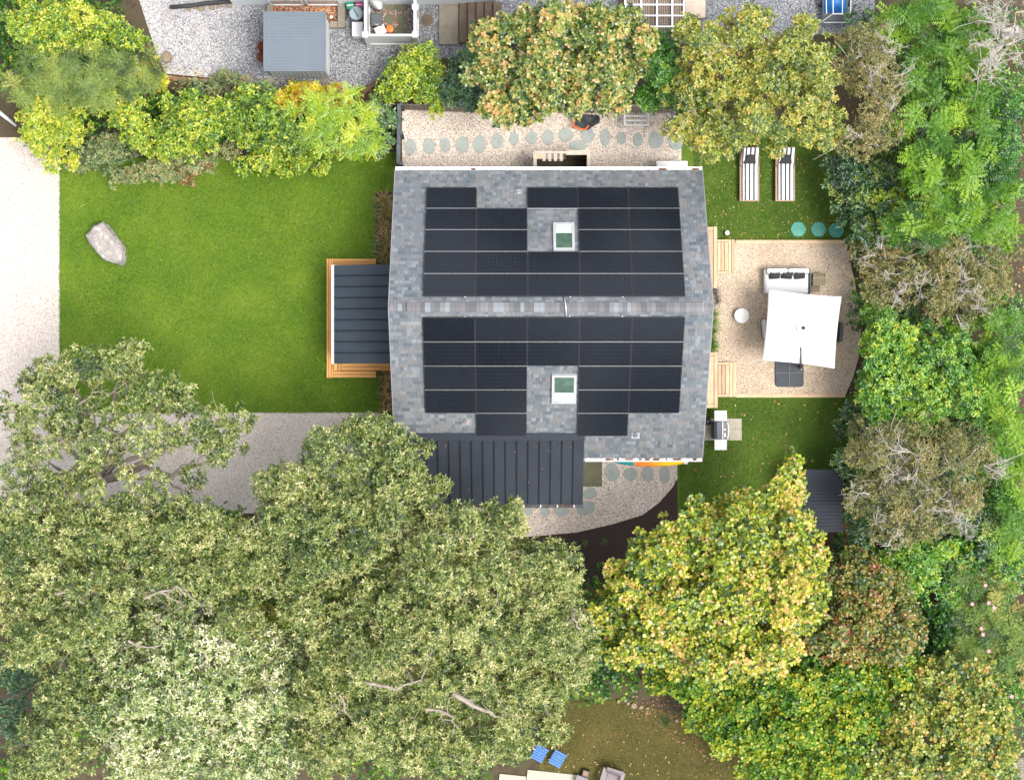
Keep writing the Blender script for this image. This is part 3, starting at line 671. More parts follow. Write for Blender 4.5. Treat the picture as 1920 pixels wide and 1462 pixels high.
# lower metal roof at the near side
LY1 = SS.pt(0, VLOW, .03); LYE = P(0, 946, 2.7).y; lz0, lz1 = 2.7, LY1.z + .02
MB().quadbox((LOWX0 + .02, LYE + .02, lz0 - .03), (LOWX1 - .02, LYE + .02, lz0 - .03), (LOWX1 - .02, LY1.y, lz1 - .03), (LOWX0 + .02, LY1.y, lz1 - .03), .14).build('lower_roof', METALB, house)
lr = house.children[-1] if False else [c for c in house.children if c.name.startswith('lower_roof')][0]
step = 21.05 * (H - 3.3) / F; x = LOWX1; k = 0
while x - step > LOWX0 - .2:
    MB().quadbox((x - step + .02, LYE, lz0), (x - .02, LYE, lz0), (x - .02, LY1.y + .0, lz1), (x - step + .02, LY1.y + .0, lz1), .02).build('metal_panel', METALB, lr)
    if k: MB().quadbox((x - .013, LYE, lz0 + .045), (x + .013, LYE, lz0 + .045), (x + .013, LY1.y - .15, lz1 - .02), (x - .013, LY1.y - .15, lz1 - .02), .06).build('seam', SEAM, lr)
    x -= step; k += 1
MB().quadbox((LOWX0, LY1.y - .14, lz1 + .012), (LOWX1, LY1.y - .14, lz1 + .012), (LOWX1, LY1.y + .1, lz1 + .13), (LOWX0, LY1.y + .1, lz1 + .13), .015).build('flashing', METALB, lr)
_p = np.stack([RNG.uniform(LOWX0 + .3, LOWX1 - .1, 60), RNG.uniform(0, 1, 60) ** 2, np.zeros(60)], 1); _f = _p[:, 1].copy(); _f[::2] = 1 - _f[::2]
_p[:, 1] = LYE + .05 + (LY1.y - .2 - LYE) * _f; _p[:, 2] = lz0 + .008 + (lz1 - lz0) * (_p[:, 1] - LYE) / (LY1.y - LYE)
_a = RNG.uniform(0, 6.28, 60); _l = RNG.uniform(.04, .1, 60); _LV = Leaves(); _LV.lance(_p, np.stack([np.cos(_a), np.sin(_a), .45 * np.sin(_a)], 1), np.tile([[0, -.4, .9]], (60, 1)), _l, _l * .6, RNG.uniform(0, .6, 60))
_o = bpy.data.objects.new('fallen_leaves', _LV.mesh('fallen_leaves', MATS['brown_litter'])); COL.objects.link(_o); tag(stuff(_o), 'few rusty leaves lying on the lower metal roof', 'leaves')
gutter(LOWX0, LOWX1, LYE + .0, lz0 - .01, -1, 'lower_gutter', 16, False, .1, 'x', .58)
MB().box(((LOWX0 + LOWX1) / 2, (LYE + .45 + wy0) / 2 - .01, 1.24), (LOWX1 - LOWX0 - .6, wy0 - LYE - .47, 2.47)).build('lean_to_wall', SIDING, house)

# ------------------------------------------------------------------ solar arrays
def array(side, sl_, u0, v0, rh, label):
    root = thing('solar_array', label, 'solar panels', sl_.pt(u0, v0, hp))
    T = Matrix((Vector((1, 0, 0)), sl_.d, sl_.n)).transposed()
    if T.determinant() < 0: T = Matrix((Vector((1, 0, 0)), -sl_.d, sl_.n)).transposed(); fl = -1
    else: fl = 1
    root.rotation_euler = T.to_euler()
    g = .012; pw, ph = PW - g, rh - .03
    gm_ = MB().box((pw / 2, ph / 2, -.004), (pw - .05, ph - .05, .006)); cell = gm_.mesh('solar_cells', MATS['cells'])
    fr = MB()
    for c, s in (((pw / 2, .0125, -.018), (pw, .025, .036)), ((pw / 2, ph - .0125, -.018), (pw, .025, .036)), ((.0125, ph / 2, -.018), (.025, ph - .052, .036)), ((pw - .0125, ph / 2, -.018), (.025, ph - .052, .036))): fr.box(c, s)
    frm = fr.mesh('panel_frame', BLACKM)
    rail = MB().box((pw / 2, .0, 0), (pw + g, .013, .03)).mesh('rail', SILVER)
    clip = MB().box((0, 0, 0), (.03, .05, .02)).mesh('clip', BLACKM)
    foot = MB().box((0, 0, 0), (.05, .06, .1)).mesh('mount_foot', SILVER)
    for r, cols in enumerate(LAY[side]):
        for c in cols:
            y = r * rh if fl > 0 else -(r + 1) * rh
            p = inst('solar_panel', cell, root, (c * PW, y + .015, random.uniform(-.002, .002)))
            inst('frame', frm, p)
            for q in (.28, .72): inst('clip', clip, p, (0, ph * q, .004))
            if r > 0:   # silver rail showing in the gap towards the ridge side
                inst('rail', rail, root, (c * PW, (r * rh if fl > 0 else -r * rh), -.018))
            for q in (.2, .8): inst('mount_foot', foot, root, (c * PW + pw * q, (y + ph / 2), -.07))
    for k in (.16, .56, .76): inst('rail_end', MB().box((0, 0, 0), (.06, .03, .02)).mesh('rail_end', SILVER), root, (5 * PW * k, -.02 * fl, -.03))
    return root
array('N', NS, u0n, VN0, RHn, 'black solar panels on the far roof slope above the ridge')
array('S', SS, u0s, VS0, RHs, 'black solar panels on the near roof slope below the ridge')

# ------------------------------------------------------------------ wooden decks
def planks(root, x0, x1, y0, y1, z, n, along, mat, gap=.014, t=.03, name='plank'):
    for i in range(n):
        if along == 'y':
            w_ = (x1 - x0) / n; MB().box((x0 + w_ * (i + .5), (y0 + y1) / 2, z - t / 2), (w_ - gap, y1 - y0, t)).build(name, mat, root, bevel=.004, seg=1)
        else:
            w_ = (y1 - y0) / n; MB().box(((x0 + x1) / 2, y0 + w_ * (i + .5), z - t / 2), (x1 - x0, w_ - gap, t)).build(name, mat, root, bevel=.004, seg=1)
pd = thing('front_deck', 'new honey coloured cedar deck wrapping the front porch', 'deck')
a, b = P(612, 708, .17), P(705, 485, .17); c_, e_ = P(625, 695, .34), P(705, 498, .34)
planks(pd, a.x, c_.x - .01, a.y, b.y, .17, 3, 'y', CEDAR)
planks(pd, c_.x - .006, b.x, b.y - .30, b.y, .17, 3, 'x', CEDARX)
planks(pd, c_.x - .006, b.x, a.y, c_.y - .01, .17, 2, 'x', CEDARX)
planks(pd, c_.x, c_.x + .29, c_.y, e_.y, .34, 2, 'y', CEDAR)
planks(pd, c_.x + .292, wx0 - .01, c_.y, e_.y, .34, 26, 'x', CEDARX)
MB().box(((a.x + b.x) / 2, (a.y + b.y) / 2, .072), (b.x - a.x - .04, b.y - a.y - .04, .13)).build('skirt', GAPSHADE, pd)
MB().box(((c_.x + wx0) / 2, (c_.y + e_.y) / 2, .225), (wx0 - c_.x - .04, e_.y - c_.y - .04, .17)).build('riser', GAPSHADE, pd)
def back_deck(label, x0, y0, x1, y1, sx1, sy0, sy1):
    r = thing('back_deck', label, 'deck')
    a, b = P(x0, y1, .5), P(x1, y0, .5)
    planks(r, wx1 + .01, b.x - .14, a.y + .14, b.y - .14, .5, 4, 'y', DECKW)
    planks(r, b.x - .135, b.x, a.y, b.y, .5, 1, 'y', DECKW)
    planks(r, wx1 + .01, b.x - .14, b.y - .135, b.y, .5, 1, 'x', DECKX); planks(r, wx1 + .01, b.x - .14, a.y, a.y + .135, .5, 1, 'x', DECKX)
    MB().box(((wx1 + .03 + b.x) / 2, (a.y + b.y) / 2, .235), (b.x - wx1 - .08, b.y - a.y - .04, .47)).build('skirt', GAPSHADE, r)
    c, d = P(x1, sy1, .33), P(sx1, sy0, .33); m = b.x + .012; k = (d.x - m)
    planks(r, m, m + k * .62, c.y + .1, d.y - .1, .36, 3, 'y', DECKW)
    planks(r, m, m + k * .62, d.y - .096, d.y, .36, 1, 'x', DECKX); planks(r, m, m + k * .62, c.y, c.y + .096, .36, 1, 'x', DECKX)
    planks(r, m + k * .635, d.x, c.y, d.y, .25, 2, 'y', DECKW)
    MB().box((m + k * .31, (c.y + d.y) / 2, .24), (k * .6, d.y - c.y - .03, .18)).build('riser', GAPSHADE, r)
    MB().box((m + k * .8, (c.y + d.y) / 2, .185), (k * .36, d.y - c.y - .03, .066)).build('riser', GAPSHADE, r)
back_deck('weathered wooden landing and steps nearest the two loungers', 1326, 425, 1345, 540, 1378, 449, 513)
back_deck('weathered wooden landing and steps nearest the grill', 1326, 660, 1346, 765, 1381, 679, 744)
for lab, y0, y1, z in (('weathered timber edging along the lounger side of the gravel patio', 450, 457, .2), ('weathered timber edging along the grill side of the gravel patio', 738, 745, .2)):
    r = thing('timber_edging', lab, 'edging'); a, b = P(1380, y1, z), P(1585, y0, z); n = 3
    for i in range(n):
        xx0 = a.x + (b.x - a.x) * i / n; xx1 = a.x + (b.x - a.x) * (i + 1) / n
        MB().box(((xx0 + xx1) / 2, (a.y + b.y) / 2, .1), (xx1 - xx0 - .006, b.y - a.y, .2)).build('timber', DECKX, r, bevel=.006, seg=1)

# ------------------------------------------------------------------ stepping stones
def blob(rx, ry, n, rs, jit=.12):
    ph = rs.uniform(0, 6.28)
    return [(rx * (1 + rs.uniform(-jit, jit)) * math.cos(ph + 2 * pi * k / n), ry * (1 + rs.uniform(-jit, jit)) * math.sin(ph + 2 * pi * k / n)) for k in range(n)]
def chaikin(p, it=2):
    for _ in range(it):
        q = []
        for i in range(len(p)):
            a, b = p[i], p[(i + 1) % len(p)]
            q += [(a[0] * .78 + b[0] * .22, a[1] * .78 + b[1] * .22), (a[0] * .22 + b[0] * .78, a[1] * .22 + b[1] * .78)]
        p = q
    return p
def stones(label, lst, seed):
    rs = random.Random(seed); r = thing('stepping_stone_path', label, 'path')
    for px, py, w_, h_ in lst:
        z = .035; c = P(px, py, z); k = (H - z) / F
        pl = chaikin(blob(w_ * k * .54, h_ * k * .54, rs.choice((6, 7, 8)), rs), 2)
        tp = [(x * .97, y * .97) for x, y in pl]
        MB().prism(pl, 0, .035, tp).build('stone', BLUESTONE, r, loc=(c.x, c.y, 0))
stones('row of rounded bluestone stepping stones in pale gravel above the house',
       [(769, 276, 24, 34), (804, 274, 24, 28), (835, 272, 22, 27), (867, 271, 26, 32), (899, 270, 25, 35), (932, 265, 23, 30), (964, 260, 19, 27), (997, 259, 25, 26), (1027, 257, 24, 31), (1061, 254, 28, 27), (1102, 254, 26, 31), (1134, 257, 21, 31), (1165, 260, 19, 25), (1196, 262, 19, 27), (1229, 263, 28, 30), (1267, 264, 27, 36), (1084, 273, 32, 20)], 4)
stones('rounded bluestone stepping stones curving through gravel beside the lower metal roof',
       [(1148, 886, 28, 34), (1183, 889, 27, 26), (1215, 889, 24, 31), (1247, 890, 22, 34), (1107, 925, 28, 20), (1098, 953, 36, 28), (1053, 958, 26, 20), (1022, 958, 18, 24), (990, 958, 18, 22), (925, 956, 22, 18)], 9)
c = P(1112, 888, .05); k = H / F
tag(MB().prism([(-17 * k - .2, -24 * k), (17 * k, -24 * k), (17 * k, 24 * k), (-17 * k - .2, 24 * k)], 0, .05).build('stone_slab', MOSSSLAB, loc=(c.x, c.y, 0), bevel=.01), 'square mossy stone slab tucked beside the lower metal roof', 'slab')
# ------------------------------------------------------------------ garden furniture and other things
def rbox(c, s, rz=0):  return MB().box(c, s, rz)
# boulder
def rock(name, label, outline_px, h, seed, cat='boulder', mat=ROCK, parent=None, zb=0.0):
    rs = random.Random(seed); pts = [P(x, y, h * .5) for x, y in outline_px]; cx_ = sum(p.x for p in pts) / len(pts); cy_ = sum(p.y for p in pts) / len(pts)
    pl = [(p.x - cx_, p.y - cy_) for p in pts]; m_ = MB(); n = len(pl); rings = [(1.0, -.05), (1.04, h * .3), (1.0, h * .68), (.9, h * .9), (.62, h * .98), (.25, h * 1.0)]
    vs = []
    for s, z in rings:
        for x, y in pl: vs.append((x * s * rs.uniform(.95, 1.05), y * s * rs.uniform(.95, 1.05), z + rs.uniform(-.05, .05) * h + (.12 * h * (x * .5 + y * .6) if z > h * .5 else 0)))
    fs = [(i * n + k, i * n + (k + 1) % n, (i + 1) * n + (k + 1) % n, (i + 1) * n + k) for i in range(len(rings) - 1) for k in range(n)]
    fs.append(tuple(range((len(rings) - 1) * n, len(rings) * n)))
    a = sum(pl[i][0] * pl[(i + 1) % n][1] - pl[(i + 1) % n][0] * pl[i][1] for i in range(n))
    if a < 0: fs = [f[::-1] for f in fs]
    o = m_.add(vs, fs).build(name, mat, parent, loc=(cx_, cy_, zb))
    sb = o.modifiers.new('sub', 'SUBSURF'); sb.subdivision_type = 'SIMPLE'; sb.levels = 3; sb.render_levels = 3
    if 'rock_relief' not in bpy.data.textures:
        tx = bpy.data.textures.new('rock_relief', 'CLOUDS'); tx.noise_scale = .22; tx.noise_depth = 4
    dp = o.modifiers.new('relief', 'DISPLACE'); dp.texture = bpy.data.textures['rock_relief']; dp.strength = .16 * h; dp.mid_level = .5
    o.data.polygons.foreach_set('use_smooth', [False] * len(o.data.polygons))
    if label: tag(o, label, cat)
    return o
rock('boulder', 'big pale grey boulder lying on the front lawn', [(162, 442), (178, 426), (195, 417), (207, 430), (219, 444), (231, 461), (234, 480), (231, 494), (213, 491), (194, 485), (180, 471), (170, 457)], .75, 5)

# loungers
CUSHS, nt_, b_, N_, L_ = newmat('striped_cushion')
tc = N_('ShaderNodeTexCoord'); sx = N_('ShaderNodeSeparateXYZ'); L_(tc.outputs['Object'], sx.inputs[0])
a1 = N_('ShaderNodeMath'); a1.operation = 'MULTIPLY_ADD'; a1.inputs[1].default_value = 1 / .155; a1.inputs[2].default_value = 10.25; L_(sx.outputs[0], a1.inputs[0])
a2 = N_('ShaderNodeMath'); a2.operation = 'FRACT'; L_(a1.outputs[0], a2.inputs[0]); a3 = N_('ShaderNodeMath'); a3.operation = 'GREATER_THAN'; a3.inputs[1].default_value = .42; L_(a2.outputs[0], a3.inputs[0])
rp = ramp(nt_, [(.05, .05, .055), (.76, .75, .76)], [.4, .6]); L_(a3.outputs[0], rp.inputs[0]); L_(rp.outputs[0], b_.inputs['Base Color']); b_.inputs['Roughness'].default_value = .95
def lounger(px, label):
    c = P(px, 328, .3); r = thing('sun_lounger', label, 'lounger', (c.x, c.y, .02), R(0), 'striped loungers on the grass')
    W_, L0, L1 = .70, -.95, 1.0
    for s in (-1, 1): MB().box((s * (W_ / 2 - .025), (L0 + L1) / 2, .29), (.05, L1 - L0, .09)).build('side_rail', LOUNGEW, r, bevel=.006, seg=1)
    for y in (L0 + .03, L1 - .03): MB().box((0, y, .29), (W_ - .106, .06, .085)).build('end_rail', LOUNGEW, r, bevel=.006, seg=1)
    sm = MB().box((0, 0, 0), (W_ - .104, .045, .018)).mesh('slat', LOUNGEW)
    for i in range(22): inst('slat', sm, r, (0, L0 + .1 + i * .072, .315))
    for sx_ in (-1, 1):
        for y in (L0 + .06, L1 - .12): MB().box((sx_ * (W_ / 2 - .03), y, .122), (.055, .07, .244)).build('leg', LOUNGEW, r)
    cu = MB().box((.02, -.28, .375), (.54, 1.24, .09)).build('seat_cushion', CUSHS, r, bevel=.03, seg=3)
    m = Matrix.Rotation(R(38), 3, 'X')
    MB().box((.02, .62, .60), (.54, .72, .09), m=m).build('back_cushion', CUSHS, r, bevel=.03, seg=3)
    MB().box((0, .63, .53), (W_ - .12, .74, .02), m=m).build('backrest', LOUNGEW, r)
    pil = [(-.24, -.17), (.21, -.17), (.16, .19), (-.12, .19)]
    v = [Vector((x, y, z * (1 if abs(y) < .5 else 1))) for z in (-.05, .05) for x, y in pil]
    v = [m @ q + Vector((.0, .52, .60)) for q in v]
    MB().add(v, [(3, 2, 1, 0), (4, 5, 6, 7), (0, 1, 5, 4), (1, 2, 6, 5), (2, 3, 7, 6), (3, 0, 4, 7)]).build('pillow', CUSHD, r, bevel=.03, seg=3)
    for s in (-1, 1): MB().tube([(s * .3, -.02 + .3, .34), (s * .31, .36, .52), (s * .3, .8, .5)], .018, 6).build('armrest', LOUNGEW, r)
lounger(1405, 'striped black and white lounger nearer the house')
lounger(1472, 'striped black and white lounger nearer the dark green hedge')
# access lids in the lawn
for px, lab in ((1497, 'round teal plastic lid in the grass, leftmost of three'), (1535, 'round teal plastic lid in the grass, middle of three'), (1568, 'round teal plastic lid half hidden by the dark hedge')):
    c = P(px, 430 if px < 1560 else 432, .06); r = thing('access_lid', lab, 'lid', (c.x, c.y, 0.0), 0, 'teal lids in the grass')
    MB().lathe([(.27, 0), (.27, .05), (.255, .062), (.245, .05), (.06, .066), (.055, .072), (.0, .072)], n=32).build('dome', TEAL, r)
    rb = MB().box((.15, 0, 0), (.17, .014, .012)).mesh('rib', TEAL)
    for k in range(12): inst('rib', rb, r, (0, 0, .058), (0, R(4), 2 * pi * k / 12))
    sc_ = MB().lathe([(.012, 0), (.012, .012), (.006, .016)], n=8).mesh('screw', SILVER)
    for k in range(6): inst('screw', sc_, r, (.256 * math.cos(k * pi / 3), .256 * math.sin(k * pi / 3), .06))
# globe light
c = P(1363, 437, .1); r = thing('garden_light', 'small round white light in the grass beside the wooden steps', 'lamp', (c.x, c.y, 0))
MB().lathe([(.03, 0), (.03, .14)], n=10).build('stem', BLACKM, r); MB().lathe([(.04, .14), (.085, .16), (.09, .19), (.07, .22), (.0, .23)], n=16).build('globe', WHITE, r, True)

ZP = .15
# sofa
c = P(1475, 528, .4); so_ = thing('sofa', 'white cushioned outdoor sofa beside the patio umbrella', 'sofa', (c.x, c.y, ZP))
kk = (H - .4) / F; sw, sdp = 83 * kk, 46 * kk
MB().box((0, 0, .16), (sw, sdp, .1)).build('frame', TEAKW, so_, bevel=.01)
for sx_ in (-1, 1):
    for sy_ in (-1, 1): MB().box((sx_ * (sw / 2 - .05), sy_ * (sdp / 2 - .05), .055), (.07, .07, .11)).build('leg', BLACKM, so_)
MB().box((0, -.07, .305), (sw - .06, sdp - .16, .19)).build('seat_cushion', CUSHW, so_, bevel=.045, seg=3)
for s in (-1, 1): MB().box((s * (sw / 4 - .012), sdp / 2 - .1, .44), (sw / 2 - .04, .19, .46), m=Matrix.Rotation(R(-8), 3, 'X')).build('back_cushion', CUSHW, so_, bevel=.06, seg=3)
MB().box((0, sdp / 2 + .012, .3), (sw, .025, .55)).build('back_frame', DGREYP, so_)
for s in (-1, 1): MB().box((s * (sw / 2 + .012), .0, .3), (.025, sdp, .42)).build('arm_frame', DGREYP if s > 0 else CUSHW, so_)
def pillow(w_, h_, t):
    n = 9; m_ = MB(); vs = []; fs = []
    for sgn in (1, -1):
        b = len(vs)
        for i in range(n):
            for j in range(n):
                u, v = i / (n - 1) * 2 - 1, j / (n - 1) * 2 - 1
                pin = 1 - .13 * (1 - (u * u)) if abs(v) > .0 else 1
                x = u * w_ / 2 * (1 - .14 * (1 - v * v)); y = v * h_ / 2 * (1 - .14 * (1 - u * u))
                vs.append((x, y, sgn * t / 2 * ((1 - u * u) * (1 - v * v)) ** .45))
        for i in range(n - 1):
            for j in range(n - 1):
                q = (b + i * n + j, b + (i + 1) * n + j, b + (i + 1) * n + j + 1, b + i * n + j + 1); fs.append(q if sgn > 0 else q[::-1])
    return m_.add(vs, fs)
for i, (px, rz) in enumerate(((1452, 3), (1475, -4), (1499, 6))):
    q = P(px, 516.5, .6); o = pillow(.45, .42, .16).build('throw_pillow', CUSHD, None, True)
    o.location = (q.x, q.y, ZP + .52); o.rotation_euler = (R(52), 0, R(rz))
    tag(o, ['charcoal throw pillow at the left end of the white sofa', 'charcoal throw pillow in the middle of the white sofa', 'charcoal throw pillow at the right end of the white sofa'][i], 'pillow', 'charcoal pillows on the sofa')
# side table of two stacked levels
c = P(1535, 525, .4); st_ = thing('side_table', 'small weathered wooden side table at the sofa end', 'table', (c.x, c.y, ZP))
for i in range(4): MB().box((0, -.155 + i * .112, .42), (.44, .105, .03)).build('slat', TEAKW, st_, bevel=.004, seg=1)
for i in range(3): MB().box((-.1 + 0.0, -.33 + i * .1 - .05, .16), (.32, .095, .03)).build('shelf_slat', TEAKW, st_, bevel=.004, seg=1)
for sx_ in (-1, 1):
    for sy_ in (-1, 1): MB().box((sx_ * .18, .012 + sy_ * .17, .2), (.05, .05, .4)).build('leg', TEAKW, st_)
# round white fire table
c = P(1390, 592, .35); ft = thing('fire_table', 'round white drum table standing alone on the patio gravel', 'table', (c.x, c.y, ZP))
MB().lathe([(.2, 0), (.23, .02), (.245, .2), (.245, .30), (.235, .33), (.2, .335), (.19, .31), (.0, .31)], n=36).build('drum', WHITE, ft, True)
MB().lathe([(.262, .30), (.262, .325), (.225, .335), (.222, .30)], n=36).build('rim', OFFWH, ft, True)
MB().lathe([(.035, .31), (.035, .33), (.02, .335)], n=12).build('knob', M('cream', S(228, 214, 170, .9)), ft)

# umbrella
UZ = 2.55
co = [P(1441, 542, UZ), P(1578, 556, UZ), P(1565, 691, UZ), P(1429, 676, UZ)]
top = P(1506, 615, UZ + .38); base = P(1480, 700, .2)
um = thing('patio_umbrella', 'large square white cantilever umbrella over the patio', 'umbrella', (base.x, base.y, ZP))
off = Vector((base.x, base.y, ZP))
n = 10; m_ = MB(); vs = []; fs = []
# canopy: four panels sagging between ribs
for s in range(4):
    a, b = co[s], co[(s + 1) % 4]
    bi = len(vs)
    for i in range(n + 1):
        f = i / n
        for j in range(n + 1):
            g = j / n; e = a.lerp(b, g); e = e + (top - e) * .035 * 4 * g * (1 - g)
            q = Vector(top).lerp(e, f); q.z -= .07 * math.sin(pi * f) * math.sin(pi * g) * 1.0
            vs.append(q - off)
    for i in range(n):
        for j in range(n):
            fs.append((bi + i * (n + 1) + j, bi + (i + 1) * (n + 1) + j, bi + (i + 1) * (n + 1) + j + 1, bi + i * (n + 1) + j + 1)[::-1])
cn = m_.add(vs, fs).build('canopy', CANOPY, um, True); sm_ = cn.modifiers.new('t', 'SOLIDIFY'); sm_.thickness = .006; sm_.offset = -1
# valance strip
m_ = MB()
for s in range(4):
    a, b = co[s], co[(s + 1) % 4]
    for j in range(8):
        g0, g1 = j / 8, (j + 1) / 8
        e0 = a.lerp(b, g0) + (top - a.lerp(b, g0)) * .035 * 4 * g0 * (1 - g0); e1 = a.lerp(b, g1) + (top - a.lerp(b, g1)) * .035 * 4 * g1 * (1 - g1)
        i = len(m_.v); dz = Vector((0, 0, .12)); m_.add([e0 - off - dz, e1 - off - dz, e1 - off, e0 - off], [(0, 1, 2, 3)])
m_.build('valance', CANOPY, um)
vt = []; tq = top - off
ax = (co[1] - co[0]).normalized(); ay = (co[0] - co[3]).normalized()
m_ = MB().add([tq + (ax * x + ay * y) * .2 + Vector((0, 0, -.02)) for x, y in ((-1, -1), (1, -1), (1, 1), (-1, 1))] + [tq + Vector((0, 0, .06))], [(0, 1, 4), (1, 2, 4), (2, 3, 4), (3, 0, 4)])
m_.build('vent_cap', CANOPY, um)
for k in range(4):
    MB().tube([tq + Vector((0, 0, -.004))] + [tq.lerp(co[k] - off, f) + Vector((0, 0, .004)) for f in (.25, .5, .75, .99)], .008, 5).build('seam', CUSHW, um)
MB().lathe([(.065, .03), (.065, .085), (.05, .11), (.0, .115)], tq, 16).build('finial', M('finial_brown', S(58, 40, 44)), um, True)
for k in range(4): MB().tube([tq - Vector((0, 0, .06)), co[k] - off - Vector((0, 0, .05))], .014, 6).build('rib', BLACKM, um)
mast0 = P(1500.5, 688, .3) - off; mast1 = P(1501.5, 690, 2.45) - off
MB().tube([Vector((mast0.x, mast0.y, .05)), mast1], .035, 10).build('mast', M('mast_bronze', S(48, 36, 36), None, 5, .5), um)
arm1 = P(1501.5, 652, 3.0) - off
MB().tube([mast1 + Vector((0, -.03, -.3)), mast1 + Vector((0, 0, .06)), arm1], .03, 8).build('arm', MATS['mast_bronze'], um)
MB().tube([mast1 + Vector((.02, -.02, -.25)), mast1 + Vector((.07, -.05, -.25))], .02, 8).build('crank', SILVER, um)
MB().tube([arm1 + Vector((0, 0, -.02)), arm1 + Vector((0, .03, -.5)), tq + Vector((0, 0, -.42)), tq + Vector((0, 0, -.05))], .02, 8).build('boom', MATS['mast_bronze'], um)
for sx_, sy_ in ((-1, -1), (1, -1), (-1, 1), (1, 1)):
    s = .49; pl = [(-.245, -.245), (.245, -.245), (.245, .245), (-.245, .245)]
    cc = .13; q = []
    x0, y0 = sx_ * .262, sy_ * .262
    pts = [(x0 - .245, y0 - .245), (x0 + .245, y0 - .245), (x0 + .245, y0 + .245), (x0 - .245, y0 + .245)]
    out = []
    for (x, y) in pts:
        if (x - x0) * sx_ > 0 and (y - y0) * sy_ > 0:
            a_, b2 = (x, y - sy_ * .1), (x - sx_ * .1, y); out += [a_, (x - sx_ * .03, y - sy_ * .03), b2] if sx_ * sy_ > 0 else [b2, (x - sx_ * .03, y - sy_ * .03), a_]
        else: out.append((x, y))
    MB().prism(out, .012, .09).build('base_weight', SLATE, um, bevel=.015, loc=(0, .02, 0))
MB().box((0, .02, .06), (.035, 1.04, .09)).box((0, .02, .055), (1.04, .035, .08)).build('base_cross', BLACKM, um)
MB().tube([(mast0.x, mast0.y, .05), (mast0.x, mast0.y, .3)], .055, 12).build('mast_socket', BLACKM, um)
# seats tucked under the umbrella
for px, py, mat, rz, lab in ((1446, 616, CUSHW, R(5), 'low white cushioned seat almost hidden under the left umbrella edge'), (1559, 622, DGREYP, R(-4), 'dark low seat almost hidden under the right umbrella edge')):
    c = P(px, py, .4); ch = thing('lounge_chair', lab, 'chair', (c.x, c.y, ZP), rz); s = 1 if px > 1500 else -1
    MB().box((0, 0, .2), (.68, .72, .1)).build('frame', DGREYP, ch, bevel=.01)
    MB().box((-s * .05, 0, .32), (.56, .62, .14)).build('seat_cushion', mat, ch, bevel=.04, seg=3)
    MB().box((s * .28, 0, .5), (.12, .68, .48)).build('back', mat, ch, bevel=.04, seg=3)
    for a_ in (-1, 1):
        for b2 in (-1, 1): MB().box((a_ * .29, b2 * .31, .075), (.05, .05, .15)).build('leg', DGREYP, ch)
c = P(1503, 616, .4); tb = thing('coffee_table', 'low table under the middle of the white umbrella', 'table', (c.x, c.y, ZP))
for i in range(6): MB().box((-.375 + i * .15, 0, .38), (.142, .9, .03)).build('slat', TEAKW, tb)
for a_ in (-1, 1):
    for b2 in (-1, 1): MB().box((a_ * .38, b2 * .38, .18), (.06, .06, .36)).build('leg', TEAKW, tb)

# grill on its pad
c = P(1356, 805, .06); k = H / F
pad = thing('paver_pad', 'pale square pavers laid under the grill', 'paving', (c.x, c.y, 0))
for i in range(3):
    for j in range(2): MB().box(((i - 1) * .445, (j - .5) * .395, .03), (.437, .387, .06)).build('paver', PAVER, pad, bevel=.006, seg=1)
c = P(1352, 806.5, .9); g = thing('gas_grill', 'gas grill with dark lid and white folding side shelves', 'grill', (c.x, c.y, .06))
MB().box((-.02, 0, .42), (.5, .62, .72)).build('cabinet', DGREYP, g, bevel=.015)
m_ = MB(); pr_ = [(-.26, .80), (-.25, .98), (-.17, 1.08), (.0, 1.1), (.03, 1.02), (.03, .80)]
nn = len(pr_); hw_ = .305
m_.add([(x, -hw_, z) for x, z in pr_] + [(x, hw_, z) for x, z in pr_], [tuple(range(nn)), tuple(range(nn, 2 * nn))[::-1]] + [(i, nn + i, nn + (i + 1) % nn, (i + 1) % nn) for i in range(nn)])
lid = m_.build('lid', M('lid_slate', S(96, 104, 114, .8), S(84, 92, 102, .8), 3, .35), g, bevel=.01)
MB().box((.037, 0, .97), (.012, .62, .2)).build('lid_trim', SILVER, lid)
MB().box((.125, 0, .9), (.17, .6, .06)).build('control_panel', M('panel_wine', S(38, 20, 26), S(30, 14, 20), 6, .3), g, bevel=.008)
for y in (-.16, .0): MB().lathe([(.03, 0), (.03, .03), (.02, .035)], (.12, y + .03, .93), 12).build('knob', SILVER, g)
MB().box((.13, -.17, .934), (.05, .1, .008)).build('gauge_plate', SILVER, g)
m_ = MB(); m_.tube([(.21, -.29, .92), (.25, -.16, .93), (.262, 0, .935), (.25, .16, .93), (.21, .29, .92)], .03, 10).build('front_rail', WHITE, g, True)
for s in (-1, 1): MB().box((-.02, s * .515, .89), (.44, .37, .035)).build('side_shelf', WHITE, g, bevel=.025, seg=3)
for sx_ in (-1, 1):
    for sy_ in (-1, 1):
        MB().lathe([(.04, 0), (.045, .02), (.045, .05), (.03, .062)], (sx_ * .2, sy_ * .26, 0), 10).build('wheel', RUBBER, g)
MB().lathe([(.1, .0), (.13, .05), (.13, .25), (.09, .33), (.04, .35)], (-.42, .3, 0), 14).build('gas_bottle', BLACKM, g, True)

